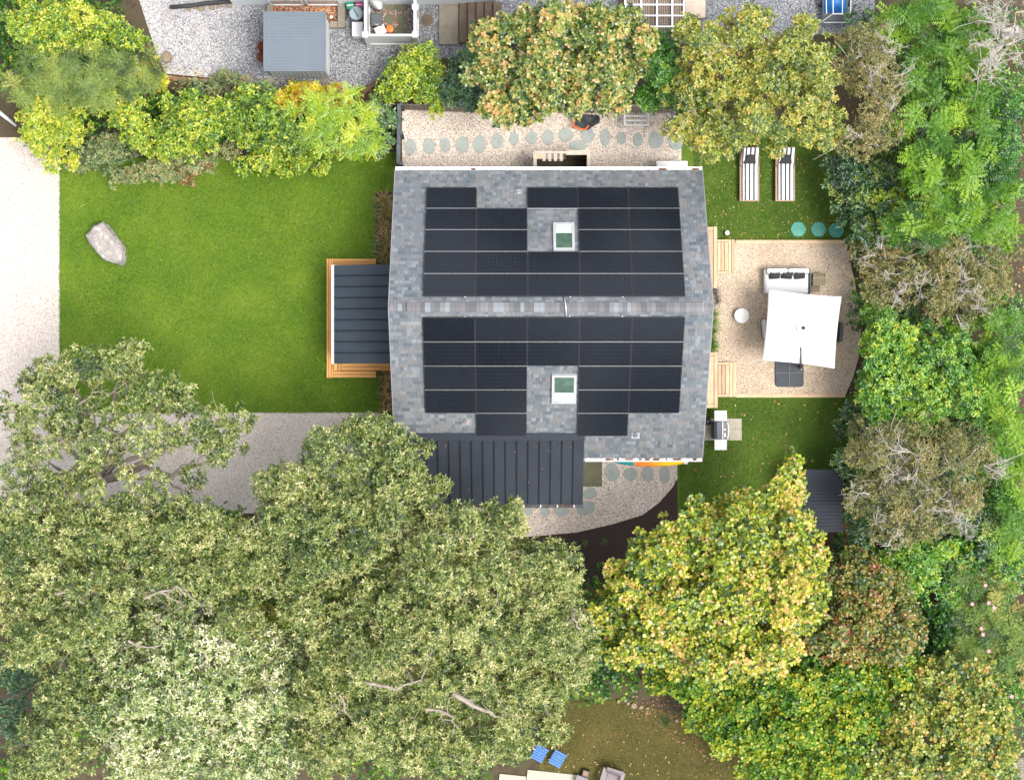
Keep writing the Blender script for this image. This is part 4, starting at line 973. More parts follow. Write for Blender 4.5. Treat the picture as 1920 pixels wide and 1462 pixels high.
# kayaks leaning at the near eave
def kayak(label, x0, x1, yc, z, wid, mats, tip=1):
    r = thing('kayak', label, 'kayak', (0, 0, 0)); n = 26
    a, b = P(x0, yc, z), P(x1, yc, z)
    def ring(f):
        w_ = wid * (math.sin(pi * min(max(f, .001), .999)) ** .4); hh = .17 + .09 * abs(2 * f - 1) ** 2
        x = a.x + (b.x - a.x) * f; zc = z + .06 * abs(2 * f - 1) ** 2
        return [Vector((x, a.y + w_ / 2 * math.cos(t), zc + (hh * .55 if math.sin(t) > 0 else hh) * math.sin(t))) for t in [2 * pi * k / 12 for k in range(12)]]
    segs = [(0, 1 / len(mats))] if len(mats) == 1 else None
    m = len(mats)
    for i, mt in enumerate(mats):
        f0, f1 = i / m, (i + 1) / m; mb = MB(); rings = []
        for k in range(n // m + 1): rings.append(ring(f0 + (f1 - f0) * k / (n // m)))
        vs = [q for rg in rings for q in rg]; fs = []
        for k in range(len(rings) - 1):
            for j in range(12): fs.append((k * 12 + j, k * 12 + (j + 1) % 12, (k + 1) * 12 + (j + 1) % 12, (k + 1) * 12 + j))
        fs += [tuple(range(12))[::-1], tuple(range((len(rings) - 1) * 12, len(rings) * 12))]
        o = mb.add(vs, fs).build('hull', mt, r, True)
    xm = (a.x + b.x) / 2
    cp = [(xm + .42 * math.cos(t), a.y + wid * .3 * math.sin(t)) for t in [2 * pi * k / 20 for k in range(20)]]
    MB().prism(cp, z - .2, z - .12).build('cockpit', BLACKM, r)
    for xx in (a.x + .5, b.x - .5): MB().box((xx, a.y, .12 if z < .5 else z / 2 - .08), (.08, wid * .7, .24 if z < .5 else z - .16)).build('support', DECKX, r)
    e = b.x - .25
    MB().tube([(e, a.y - .06, z + .12), (e + .05, a.y - .16, z + .1), (e + .03, a.y - .24, z + .03)], .012, 6).build('grab_loop', BLACKM, r)
ORYE, nto, bo, No, Lo = newmat('orange_to_yellow_hull')
tco = No('ShaderNodeNewGeometry'); sxo = No('ShaderNodeSeparateXYZ'); Lo(tco.outputs['Position'], sxo.inputs[0])
mr = No('ShaderNodeMapRange'); mr.inputs[1].default_value = P(1150, 0, .75).x; mr.inputs[2].default_value = P(1260, 0, .75).x; Lo(sxo.outputs[0], mr.inputs[0])
rpo = ramp(nto, [S(8, 130, 126), S(10, 140, 134), S(244, 116, 30), S(248, 140, 22), S(250, 206, 10)], [0, .33, .38, .62, 1]); Lo(mr.outputs[0], rpo.inputs[0]); Lo(rpo.outputs[0], bo.inputs['Base Color']); bo.inputs['Roughness'].default_value = .4
kayak('kayak fading from teal to orange and yellow stored under the near eave', 1146, 1297, 860, .75, .56, [ORYE])
c = P(1286, 867, .9); o = MB().box((0, 0, .45), (.14, .1, .9)).build('downspout', WHITE); o.location = (c.x, c.y, 0); tag(o, 'white downspout end at the corner by the yellow kayak', 'downspout')

# outdoor shower
x0, x1 = P(1001, 0, 2.0).x, P(1106, 0, 2.0).x; ytop = P(0, 284, 2.0).y; yb = wy1 + .02
xm = P(1062, 0, 2.0).x
SHCAP = M('shower_cap', S(206, 192, 178, .85), S(176, 160, 146, .85), 6, .85)
sh = thing('outdoor_shower', 'open wooden outdoor shower enclosure against the far house wall', 'shower')
MB().box(((x0 + x1) / 2, (ytop + yb) / 2, .05), (x1 - x0 - .12, ytop - yb - .12, .08)).build('floor', M('shower_floor', S(84, 78, 56, .7), S(60, 56, 42, .7), 3, .9), sh)
def board_wall(xa, ya, xb_, yb_, z0, z1, w_=.13):
    a = Vector((xa, ya, 0)); b = Vector((xb_, yb_, 0)); L__ = (b - a).length; n = max(1, int(L__ / w_)); d = (b - a).normalized(); rz = math.atan2(d.y, d.x)
    me = MB().box((0, 0, (z1 - z0) / 2), (L__ / n - .006, .025, z1 - z0)).mesh('board', GREYW)
    for i in range(n):
        q = a + d * (L__ * (i + .5) / n); inst('board', me, sh, (q.x, q.y, z0), (0, 0, rz))
board_wall(x0 + .04, yb, x0 + .04, ytop - .03, .05, 1.93); board_wall(x1 - .04, yb, x1 - .04, ytop - .03, .05, 1.93); board_wall(xm, ytop - .04, x1 - .04, ytop - .04, .05, 1.93)
for a_, b_2, w_, d_ in (((x0 + .04), (yb + ytop) / 2 - .04, .09, ytop - yb - .08), ((x1 - .04), (yb + ytop) / 2 - .04, .09, ytop - yb - .08)): MB().box((a_, b_2, 1.95), (w_ + .03, d_, .04)).build('cap_rail', SHCAP, sh)
MB().box(((xm + x1) / 2, ytop - .04, 1.955), (x1 - xm + .02, .16, .045)).build('cap_rail', SHCAP, sh)
MB().box(((x0 + xm) / 2, ytop - .03, 1.95), (xm - x0, .08, .045)).build('cap_rail', SHCAP, sh)
for i in range(4): MB().box((x0 + .36 + i * .2, ytop - .2, 1.9), (.11, .26, .03)).build('roof_slat', SHCAP, sh)
MB().box((x0 + .19, ytop - .16, 1.9), (.24, .18, .04)).build('corner_shelf', DECKX, sh)
MB().box(((x0 + xm) / 2 + .1, yb + .28, .45), (xm - x0 - .5, .4, .05)).build('bench', RUBBER, sh)
MB().tube([(x0 + .2, yb + .02, 1.7), (x0 + .3, yb + .15, 1.9), (x0 + .42, yb + .2, 1.86)], .02, 8).build('shower_pipe', SILVER, sh)
o = MB().lathe([(.05, 0), (.055, .02), (.055, .16), (.03, .19), (.03, .22)], n=12).build('shampoo_bottle', M('blue_bottle', S(30, 120, 170)), None, True); o.location = (x0 + .16, yb + .42, 1.92 - .19); tag(o, 'blue bottle standing in the corner of the outdoor shower', 'bottle')
MB().box((x0 + .17, yb + .42, 1.72), (.16, .4, .025)).build('shelf', GREYW, sh)
# white box by the wall corner
c = P(1260, 309, .8); r = thing('white_cabinet', 'long white cabinet against the far wall near the house corner', 'cabinet', (c.x, c.y + .02, 0))
kk = (H - .8) / F
MB().box((0, -.09, .39), (56 * kk, .34, .78)).build('body', OFFWH, r, bevel=.01); MB().box((0, -.08, .795), (58 * kk, .38, .03)).build('lid', WHITE, r, bevel=.008)
# orange-framed folded chair with black cover
c = P(1097, 230, .4); r = thing('folding_chair', 'orange framed folding chair draped with a black cover', 'chair', (c.x, c.y, .01))
for a_, b_2 in (((-.42, .22), (-.42, -.16)), ((-.42, -.16), (.0, -.26)), ((.0, -.26), (.35, .15))): MB().tube([(a_[0], a_[1], .42), (b_2[0], b_2[1], .40)], .025, 8).build('frame_tube', ORANGE, r)
for a_, b_2 in ((-.42, .2), (-.4, -.16), (.3, .1), (0, -.24)): MB().tube([(a_, b_2, .42), (a_, b_2, 0)], .02, 6).build('leg', ORANGE, r)
rs = random.Random(2); n = 9; vs = []; fs = []
for i in range(n):
    for j in range(n):
        u, v = i / (n - 1), j / (n - 1); x = -.34 + u * .86; y = .26 - v * .56 * (1 - abs(u - .45) * .9)
        vs.append((x, y, .46 + .12 * math.sin(u * 5) * math.cos(v * 4) + rs.uniform(-.03, .03)))
for i in range(n - 1):
    for j in range(n - 1): fs.append((i * n + j, i * n + j + 1, (i + 1) * n + j + 1, (i + 1) * n + j))
o = MB().add(vs, fs).build('cover', RUBBER, r, True); o.modifiers.new('t', 'SOLIDIFY').thickness = .01
# white rack
c = P(1193, 226, .8); r = thing('drying_rack', 'white tubular drying rack standing on the gravel side yard', 'rack', (c.x, c.y, .01)); kk = (H - .8) / F
for y, z in ((-.17, .85), (.0, .78), (.16, .8)): MB().tube([(-.42, y, z), (.42, y, z)], .03, 8).build('crossbar', WHITE, r)
for s in (-1, 1):
    MB().tube([(s * .42, -.19, .85), (s * .42, .38, .8)], .035, 8).build('side_bar', WHITE, r); MB().tube([(s * .48, -.19, .0), (s * .48, -.17, .83), (s * .48, .38, .0)], .018, 8).build('leg', WHITE, r)
    MB().tube([(s * .42, -.1, .83), (s * .48, -.1, .6)], .012, 6).build('brace', WHITE, r)
c = P(1259, 214, .3); o = MB().tube([(.13 * math.cos(t), .13 * math.sin(t), .3 + .01 * t) for t in [pi * .9 + 1.35 * pi * k / 12 for k in range(13)]] , .035, 8).tube([(.11, -.02, .0), (.11, -.02, .32)], .035, 8).build('vent_hook', WHITE, None, True); o.location = (c.x, c.y, 0); tag(o, 'curved white pipe hook at the right end of the side yard', 'pipe')

# fences
def fence(label, pts, h, name='picket_fence', mat=GREYW, w_=.05, gap=.03, cat='fence', lattice=False):
    r = thing(name, label, cat)
    me = MB().box((0, 0, h / 2), (w_, .02, h)).mesh('picket', mat)
    for a, b in zip(pts[:-1], pts[1:]):
        a, b = Vector((*a, 0)), Vector((*b, 0)); d = (b - a); n = max(1, int(d.length / (w_ + gap))); rz = math.atan2(d.y, d.x)
        for i in range(n):
            q = a + d * ((i + .5) / n); inst('picket', me, r, (q.x, q.y, random.uniform(-.03, 0)), (0, 0, rz), (1, 1, random.uniform(.97, 1.02)))
        nm = Vector((-d.y, d.x, 0)).normalized() * .025
        for z in (.35, h - .3): MB().box(((a.x + b.x) / 2 + nm.x, (a.y + b.y) / 2 + nm.y, z), (d.length, .03, .07), rz).build('rail', mat, r)
    return r
def g2(px, py): q = P(px, py, 0); return (q.x, q.y)
fence('weathered grey picket fence along the far edge of the side yard', [g2(756, 206), g2(905, 212), g2(1290, 212)], 1.5)
fence('weathered grey picket fence curving behind the dark corner post', [g2(690, 200), g2(716, 205), g2(746, 206)], 1.5)
r = thing('board_fence', 'charcoal board fence between the front lawn corner and side yard', 'fence')
a, b = P(753, 206, 0), P(751, 316, 0); n = 8
for i in range(n):
    f = (i + .5) / n; q = a.lerp(b, f); MB().box((q.x, q.y, .78), (.045, (a.y - b.y) / n - .008, 1.5)).build('board', DARKFENCE, r)
for i in range(3):
    f0, f1 = i / 3, (i + 1) / 3; q0, q1 = a.lerp(b, f0), a.lerp(b, f1); MB().box(((q0.x + q1.x) / 2, (q0.y + q1.y) / 2, 1.56), (.13, q0.y - q1.y - .006, .05)).build('cap_rail', DARKFENCE, r, bevel=.008, seg=1)
for f in (0, .48, .99): q = a.lerp(b, f); MB().box((q.x + .075, q.y, .8), (.09, .12, 1.6)).build('post', DARKFENCE, r)
# ------------------------------------------------------------------ neighbouring yard, top edge
nb = thing('neighbour_house', 'white sided neighbouring house wall along the top edge', 'house')
a, b = P(437, 8, 0), P(930, 8, 0); yw = a.y
VINYL = M('vinyl_siding', (.62, .66, .70), (.56, .60, .64), 2, .6)
MB().box(((a.x + b.x) / 2, yw + 2.0, 2.6), (b.x - a.x, 4.0, 5.2)).build('wall', VINYL, nb)
rx0, rx1, ry0, ry1 = a.x - .3, b.x + .3, yw - .02, yw + 4.4; rm_ = (ry0 + ry1) / 2
MB().quadbox((rx0, ry0 + .1, 5.25), (rx1, ry0 + .1, 5.25), (rx1, rm_, 7.0), (rx0, rm_, 7.0), .12).quadbox((rx0, rm_, 7.0), (rx1, rm_, 7.0), (rx1, ry1, 5.25), (rx0, ry1, 5.25), .12).build('roof', SHEDDARK, nb)
lap = MB().box((0, 0, 0), (b.x - a.x, .02, .17)).mesh('siding_board', VINYL)
for i in range(28): inst('siding_board', lap, nb, ((a.x + b.x) / 2, yw - .012, .12 + i * .18), (R(-4), 0, 0))
q0, q1 = P(502, 8, .5), P(640, 8, .5)
for i in range(2):
    xa_, xb_ = q0.x + (q1.x - q0.x) * i / 2 + .06, q0.x + (q1.x - q0.x) * (i + 1) / 2 - .03; m_ = MB(); yy = yw - .06
    for cc, ss in ((((xa_ + xb_) / 2, yy, .2), (xb_ - xa_, .06, .08)), (((xa_ + xb_) / 2, yy, 1.2), (xb_ - xa_, .06, .08)), ((xa_ + .03, yy, .7), (.07, .06, .91)), ((xb_ - .03, yy, .7), (.07, .06, .91))): m_.box(cc, ss)
    fo = m_.build('window', WHITE, nb); MB().box(((xa_ + xb_) / 2, yy, .7), (xb_ - xa_ - .15, .02, .9)).build('pane', M('pale_pane', (.45, .47, .48), None, 3, .1) if 'pale_pane' not in MATS else MATS['pale_pane'], fo)
r = thing('window_well', 'concrete wall of a leaf filled window well beside the grey shed', 'wall')
for x0_, y0_, x1_, y1_ in ((633, 3, 647, 52), (618, 40, 632.6, 52), (500, 8, 512, 30)):
    a, b = P(x0_, y1_, .25), P(x1_, y0_, .25); MB().box(((a.x + b.x) / 2, (a.y + b.y) / 2, .13), (b.x - a.x, b.y - a.y, .26)).build('concrete_wall', CONC, r, bevel=.01)
litter('fallen_leaves', 'rust coloured leaves heaped in the window well', [(505, 9), (632, 9), (632, 42), (505, 42)], .03, 1500, leaf_mat('rust_leaf', [S(90, 52, 34), S(150, 90, 54), S(198, 140, 90), S(214, 180, 140)], gloss=.02, trans=.2), (.05, .1))
c = P(621, 33, .3); o = MB().lathe([(.05, 0), (.05, .3), (.06, .31), (.06, .36), (.0, .37)], n=14).build('vent_pipe', WHITE, None, True); o.location = (c.x, c.y, 0); tag(o, 'short white vent pipe in the window well', 'pipe')
# shed
hz = 2.25
c4 = [P(496, 22, hz), P(612, 24, hz), P(610, 136, hz - .1), P(494, 132, hz - .1)]
sd_ = thing('garden_shed', 'white garden shed with light grey ribbed roof in the neighbouring yard', 'shed')
x0, x1 = (c4[0].x + c4[3].x) / 2, (c4[1].x + c4[2].x) / 2; y1, y0 = (c4[0].y + c4[1].y) / 2, (c4[2].y + c4[3].y) / 2
MB().box(((x0 + x1) / 2 + .02, (y0 + y1) / 2 + .03, 1.08), (x1 - x0 - .16, y1 - y0 - .14, 2.05)).build('wall', OFFWH, sd_)
bd = MB().box((0, 0, 0), (.012, .02, 1.98)).mesh('batten', GREYP)
for i in range(12): inst('batten', bd, sd_, (x0 + .25 + i * (x1 - x0 - .4) / 11, y0 + .088, 1.09))
rf = MB().box(((x0 + x1) / 2, (y0 + y1) / 2, hz - .06), (x1 - x0, y1 - y0, .1)).build('roof', SHEDROOF, sd_)
rb = MB().box((0, 0, 0), (x1 - x0 - .06, .05, .03)).mesh('roof_rib', SHEDROOF)
for i in range(19): inst('roof_rib', rb, rf, ((x0 + x1) / 2, y0 + .09 + i * (y1 - y0 - .18) / 18, hz + .004))
for cc, ss in ((((x0 + x1) / 2, y0 + .012, hz + .002), (x1 - x0, .05, .03)), (((x0 + x1) / 2, y1 - .012, hz + .002), (x1 - x0, .05, .03)), ((x0 + .012, (y0 + y1) / 2, hz + .006), (.05, y1 - y0 - .1, .03)), ((x1 - .012, (y0 + y1) / 2, hz + .006), (.05, y1 - y0 - .1, .03))): MB().box(cc, ss).build('roof_trim', SHEDROOF, rf)
for px, py in ((508, 151), (608, 151), (508, 50), (617, 50)):
    q = P(px, py, 0); MB().box((q.x, q.y, .03), (.3, .2, .06)).build('footing_block', CONC, sd_)
for px, py, lab in ((492, 88, 'rim of a terracotta pot beside the shed, farther one'), (491, 107, 'rim of a terracotta pot beside the shed, nearer one')):
    c = P(px, py, .3); o = MB().lathe([(.13, 0), (.18, .3), (.2, .3), (.2, .36), (.17, .36), (.15, .1), (.0, .1)], n=20).build('plant_pot', TERRA, None, True); o.location = (c.x, c.y, 0); tag(o, lab, 'pot')
# bins
for px, py, rr, mt, lab in ((656, 9, .155, GREENP, 'small green lidded bin by the neighbouring wall'), (673, 8, .155, PINKP, 'small magenta lidded bin by the neighbouring wall'), (668, 26, .235, GREYP, 'large grey round trash can between bins and white box')):
    c = P(px, py, .7); r = thing('trash_bin', lab, 'bin', (c.x, c.y, 0)); h_ = .75 if rr > .2 else .5
    MB().lathe([(rr * .8, 0), (rr * .96, h_ - .06), (rr * .96, h_)], n=24).build('barrel', mt, r, True); MB().lathe([(rr * 1.04, h_), (rr * 1.04, h_ + .03), (rr * .9, h_ + .05), (rr * .4, h_ + .06), (0, h_ + .06)], n=28).build('lid', mt, r)
    MB().box((0, 0, h_ + .075), (rr * 1.5, .03, .02), R(-60) if rr > .2 else R(5)).build('handle', BLACKM if rr > .2 else WHITE, r)
c = P(670, 55, .6); r = thing('storage_box', 'pale grey upright storage box next to the white enclosure', 'box', (c.x, c.y, 0)); MB().box((0, 0, .28), (.36, .5, .56)).build('body', CUSHW, r, bevel=.02); MB().box((0, 0, .585), (.38, .52, .04)).build('lid', CUSHW, r, bevel=.015)
# white vinyl enclosure
ve = thing('vinyl_enclosure', 'white vinyl fenced enclosure in the neighbouring yard', 'fence'); vz = 1.95
A, B = P(685, 66, vz), P(778, 66, vz); Y2 = yw - .05
for p in (A, B): MB().box((p.x, p.y, 1.0), (.15, .15, 2.0)).build('post', WHITE, ve, bevel=.01); MB().box((p.x, p.y, 2.03), (.2, .2, .05)).build('post_cap', WHITE, ve, bevel=.015)
q = P(778, 14, vz); MB().box((B.x, q.y, 1.0), (.15, .15, 2.0)).build('post', WHITE, ve); MB().box((B.x, q.y, 2.03), (.2, .2, .05)).build('post_cap', WHITE, ve, bevel=.015)
nbp = 10; pm = MB().box((0, 0, .93), ((B.x - A.x - .16) / nbp - .003, .03, 1.76)).mesh('panel_board', OFFWH)
for i in range(nbp): inst('panel_board', pm, ve, (A.x + .08 + (B.x - A.x - .16) * (i + .5) / nbp, A.y, 0.0))
for z in (.12, 1.87): MB().box(((A.x + B.x) / 2, A.y, z), (B.x - A.x - .152, .07, .14)).build('rail', WHITE, ve)
for p in (A, B):
    n = 9; ln = Y2 - A.y - .08; pm2 = MB().box((0, 0, .93), (.03, ln / n - .003, 1.76)).mesh('panel_board', OFFWH)
    for i in range(n): inst('panel_board', pm2, ve, (p.x, A.y + .08 + ln * (i + .5) / n, 0))
    for z in (.12, 1.87): MB().box((p.x, A.y + .076 + ln / 2, z), (.09, ln, .14)).build('rail', WHITE, ve)
r = thing('enclosure_floor', 'round grey stepping stones on leafy ground inside the white enclosure', 'path'); rs = random.Random(8)
for px, py in ((730, 12), (752, 12), (730, 36), (753, 36), (752, 56), (732, 56)):
    c = P(px, py, .04); MB().prism(chaikin(blob(.2, .2, 8, rs, .08), 1), 0, .04).build('stone', MOSSSLAB, r, loc=(c.x, c.y, 0))
litter('fallen_leaves', 'rust leaves between the stones of the white enclosure', [(695, 2), (770, 2), (770, 64), (695, 64)], .02, 350, MATS['rust_leaf'], (.05, .1))
c = P(701, 8, 1.2); o = MB().add(*(lambda n: ([(x * .3 * math.sin(pi * (k + .5) / n) ** .5, -.95 + 1.9 * (k + .5) / n, z) for k in range(n) for x, z in ((-1, 0), (0, .035), (1, 0), (0, -.035))], [(k * 4 + j, k * 4 + (j + 1) % 4, k * 4 + 4 + (j + 1) % 4, k * 4 + 4 + j) for k in range(n - 1) for j in range(4)] + [(3, 2, 1, 0), (n * 4 - 4, n * 4 - 3, n * 4 - 2, n * 4 - 1)]))(16)).build('surfboard', WHITE, None, True); o.location = (c.x + .0, c.y + .35, .95); o.rotation_euler = (R(62), 0, R(24)); tag(o, 'white surfboard leaning inside the white enclosure', 'surfboard')
c = P(706, 37, .45); r = thing('storage_chest', 'dark grey plastic chest inside the white enclosure', 'chest', (c.x, c.y, 0)); MB().box((0, 0, .2), (.37, .44, .4)).build('body', DGREYP, r, bevel=.02); MB().box((0, 0, .42), (.4, .46, .05)).build('lid', DGREYP, r, bevel=.02); MB().tube([(-.06, -.16, .452), (0, -.19, .456), (.06, -.16, .452)], .012, 6).build('handle', SILVER, r)
c = P(713, 57, .4); r = thing('white_crate', 'small white box tilted inside the white enclosure', 'box', (c.x, c.y, 0), R(25)); MB().box((0, 0, .17), (.36, .3, .34)).build('body', CUSHW, r, bevel=.02); MB().box((0, 0, .36), (.38, .32, .04)).build('lid', WHITE, r, bevel=.015)
c = P(731, 55, .3); r = thing('bucket', 'orange bucket inside the white enclosure', 'bucket', (c.x, c.y, 0)); MB().lathe([(.11, 0), (.13, .3), (.14, .3), (.14, .34), (.12, .35), (0, .35)], n=22).build('body', ORANGE, r, True)
# concrete landing and steps
r = thing('concrete_steps', 'stained concrete landing with steps against the neighbouring house', 'steps')
a, b = P(823, 84, .1), P(860, 4, .1); MB().box(((a.x + b.x) / 2, (a.y + b.y) / 2, .06), (b.x - a.x, b.y - a.y, .12)).build('landing', CONC, r, bevel=.01)
for i in range(5):
    z = .12 + .17 * (i + 1); a, b = P(861 + i * 16, 80, z), P(861 + (i + 1) * 16, 4, z); MB().box(((a.x + b.x) / 2, (a.y + b.y) / 2, z / 2), (b.x - a.x - .004, b.y - a.y, z)).build('step', CONCD, r, bevel=.01)
c = P(801, 38, .03); o = MB().lathe([(.22, 0), (.22, .03), (.0, .035)], n=24).build('ground_lid', CONCD); o.location = (c.x, c.y, 0); tag(o, 'dark round cover in the grey gravel near the concrete landing', 'lid')
# black drain pipe on stones, edging blocks, log
a, b = P(319, 14, .2), P(437, 3, .2); r = thing('drain_pipe', 'black corrugated drain pipe lying on the pale gravel', 'pipe')
MB().tube([a, a.lerp(b, .3) + Vector((0, -.02, 0)), a.lerp(b, .6) + Vector((0, .03, 0)), b], .075, 12).build('pipe', RUBBER, r, True)
for i in range(36): q = a.lerp(b, (i + .5) / 36); MB().tube([q - (b - a).normalized() * .008, q + (b - a).normalized() * .008], .082, 12).build('ridge', RUBBER, r)
rs = random.Random(4)
for px, py in ((355, 16), (378, 16), (398, 14), (412, 10), (430, 11), (365, 12)):
    s = rs.uniform(4, 6); rock('pipe_stone', 'tan stone under the black drain pipe, %s' % {355: 'leftmost', 365: 'second from the left', 378: 'third from the left', 398: 'third from the right', 412: 'second from the right', 430: 'rightmost'}[px], [(px + s * math.cos(t) * rs.uniform(.8, 1.2), py + s * math.sin(t) * rs.uniform(.8, 1.2)) for t in [2 * pi * k / 7 for k in range(7)]], .13, px, 'stone', SMALLROCK)['group'] = 'stones under the drain pipe'
r = thing('block_edging', 'curved row of tan edging blocks below the pale gravel', 'edging')
ed = [(316, 145), (330, 148), (344, 149.5), (358, 150.5), (372, 151.5), (386, 152), (400, 152), (414, 152), (428, 152)]
bm = MB().box((0, 0, .06), (.255, .15, .12)).mesh('block', BRICKM)
for i, (px, py) in enumerate(ed):
    q = P(px, py, .1); inst('block', bm, r, (q.x, q.y, 0), (0, 0, R(-8 + i * 1.2)))
for px, py, s, lab in ((312, 108, 11, 'flat pale stone beside the yellow bush'), (425, 168, 9, 'tan stone in the soil below the edging blocks')):
    rock('field_stone', lab, [(px + s * math.cos(t) * .9, py + s * math.sin(t)) for t in [2 * pi * k / 8 for k in range(8)]], .2, px, 'stone', SMALLROCK)
a, b = P(679, 175, .15), P(712, 150, .15); o = MB().box((0, 0, 0), ((b - a).length, .17, .17)).build('timber_log', wood('old_timber', S(120, 88, 60, .8), S(78, 56, 40, .8), 'x'), bevel=.015); o.location = ((a.x + b.x) / 2, (a.y + b.y) / 2, .085); o.rotation_euler = (0, 0, math.atan2(b.y - a.y, b.x - a.x)); tag(o, 'old brown timber lying at the shrub edge of the grey gravel', 'timber')
# neighbouring deck with railing, tan block, covered trailer
r = thing('neighbour_deck', 'grey slatted deck with white rails at the top edge', 'deck')
a, b = P(1172, 62, .9), P(1282, -40, .9); n = 26; me = MB().box((0, 0, 0), (.055, b.y - a.y, .03)).mesh('slat', GREYW)
for i in range(n): inst('slat', me, r, (a.x + (b.x - a.x) * (i + .5) / n, (a.y + b.y) / 2, .9))
for f in (0, .27, .54, .8, 1): MB().box((a.x + (b.x - a.x) * f, (a.y + b.y) / 2, 1.0), (.06, b.y - a.y, .08)).build('rail', OFFWH, r)
for f in (.1, .3, .5, .8): MB().box(((a.x + b.x) / 2, a.y + (b.y - a.y) * f, 1.06), (b.x - a.x, .05, .05)).build('crossbar', OFFWH, r)
for fx in (0, 1):
    for fy in (0, 1): MB().box((a.x + (b.x - a.x) * fx, a.y + (b.y - a.y) * fy, .5), (.1, .1, 1.0)).build('post', OFFWH, r)
sheet('neighbour_paving', [(1160, -60), (1290, -60), (1290, 70), (1160, 70)], .012, CONCD, .006)
a, b = P(1283, 34, .5), P(1323, -40, .5); tag(MB().box(((a.x + b.x) / 2, (a.y + b.y) / 2, .25), (b.x - a.x, b.y - a.y, .5)).build('planter_block', M('beige_plaster', S(206, 188, 172, .8)), bevel=.06, seg=3), 'beige block planter beside the neighbouring deck', 'planter')
c = P(1567, 10, .6); r = thing('utility_cart', 'cart with blue tarp load inside a pale tubular frame', 'cart', (c.x, c.y, 0)); kk = (H - .6) / F
MB().box((0, .2, .4), (.92, 1.5, .1)).build('bed', DGREYP, r, bevel=.02)
rs = random.Random(12); n = 10; vs = []; fs = []
for i in range(n):
    for j in range(n):
        u, v = i / (n - 1) * 2 - 1, j / (n - 1) * 2 - 1; vs.append((u * .4, .3 + v * .55, .46 + .3 * (1 - u ** 4) * (1 - v ** 4) + rs.uniform(-.02, .02)))
for i in range(n - 1):
    for j in range(n - 1): fs.append((i * n + j, (i + 1) * n + j, (i + 1) * n + j + 1, i * n + j + 1))
MB().add(vs, fs).build('tarp_load', BLUE, r, True)
for x in (-.42, -.16, .2, .52): MB().tube([(x, .9, .95), (x * .9, -.38, .95)], .016, 8).build('frame_tube', OFFWH, r)
MB().tube([(-.55, -.62, .5), (-.16, -.38, .95), (.2, -.38, .95), (.55, -.62, .5)], .018, 8).build('frame_tube', OFFWH, r); MB().tube([(-.42, -.6, .5), (.5, -.6, .5)], .016, 8).build('frame_tube', OFFWH, r)
for x in (-.5, .5):
    MB().tube([(x, .9, .95), (x, .9, .42)], .016, 8).build('frame_tube', OFFWH, r)
    w_ = MB().tube([(x - .05 * (1 if x > 0 else -1), .2, .19), (x + .05 * (1 if x > 0 else -1), .2, .19)], .19, 18).build('wheel', RUBBER, r); MB().tube([(x - .06, .2, .19), (x + .06, .2, .19)], .08, 12).build('rim', SILVER, w_)
# left edge: pale guard rail end
a, b = P(-40, 180, .7), P(31, 236, .5); o = thing('guard_rail', 'pale metal rail end poking in at the left edge', 'rail'); 
MB().tube([a, a.lerp(b, .6), b], [.1, .085, .05], 8).build('rail_beam', SILVER, o, True); q = a.lerp(b, .35); MB().box((q.x, q.y + .1, .3), (.08, .08, .6)).build('post', GREYW, o)
q = a.lerp(b, .85); MB().box((q.x, q.y, .24), (.06, .06, .48)).build('post', GREYW, o)
# dark shed lower right
dz = 2.2
c4 = [P(1490, 877, dz), P(1578, 880, dz), P(1581, 997, dz - .08), P(1484, 994, dz - .08)]
r = thing('tool_shed', 'charcoal ribbed roof shed half covered by yellow foliage', 'shed'); x0, x1 = c4[0].x, (c4[1].x + c4[2].x) / 2; y1, y0 = c4[1].y, c4[2].y; ym = P(0, 938, dz).y
MB().box(((x0 + x1) / 2, (y0 + y1) / 2, 1.03), (x1 - x0 - .2, y1 - y0 - .2, 2.06)).build('wall', DGREYP, r)
for ya, yb_, z in ((ym + .005, y1, dz), (y0, ym - .005, dz - .02)):
    s_ = MB().box(((x0 + x1) / 2, (ya + yb_) / 2, z - .05), (x1 - x0, yb_ - ya, .08)).build('roof_sheet', SHEDDARK, r)
    k_ = MB().box((0, 0, 0), (x1 - x0 - .01, .05, .035)).mesh('roof_rib', SHEDDARK)
    for i in range(9): inst('roof_rib', k_, s_, ((x0 + x1) / 2, ya + .06 + i * (yb_ - ya - .12) / 8, z + .004))
MB().box(((x0 + x1) / 2, y0 - .005, 1.0), (.8, .04, 1.8)).build('door', BLACKM, r)
# small stones by the lower lawn
rs = random.Random(21)
for i, (px, py, s) in enumerate(((1189, 1322, 6), (1202, 1325, 4.5), (1214, 1327, 3.5), (1300, 1363, 5), (1178, 1318, 3.5), (1160, 1314, 4), (1269, 1350, 3.5))):
    o = rock('border_stone', ['largest tan stone above the dry lower lawn', 'tan stone just right of the largest above the lower lawn', 'small stone third right of the largest above the lower lawn', 'lone tan stone at the russet leaf edge of the lower lawn', 'small stone just left of the largest above the lower lawn', 'leftmost small stone above the dry lower lawn', 'small stone midway along the russet leaf edge'][i], [(px + s * math.cos(t) * rs.uniform(.8, 1.2), py + s * math.sin(t) * rs.uniform(.8, 1.2)) for t in [2 * pi * k / 7 for k in range(7)]], .14, px, 'stone', SMALLROCK); o['group'] = 'stones above the lower lawn'
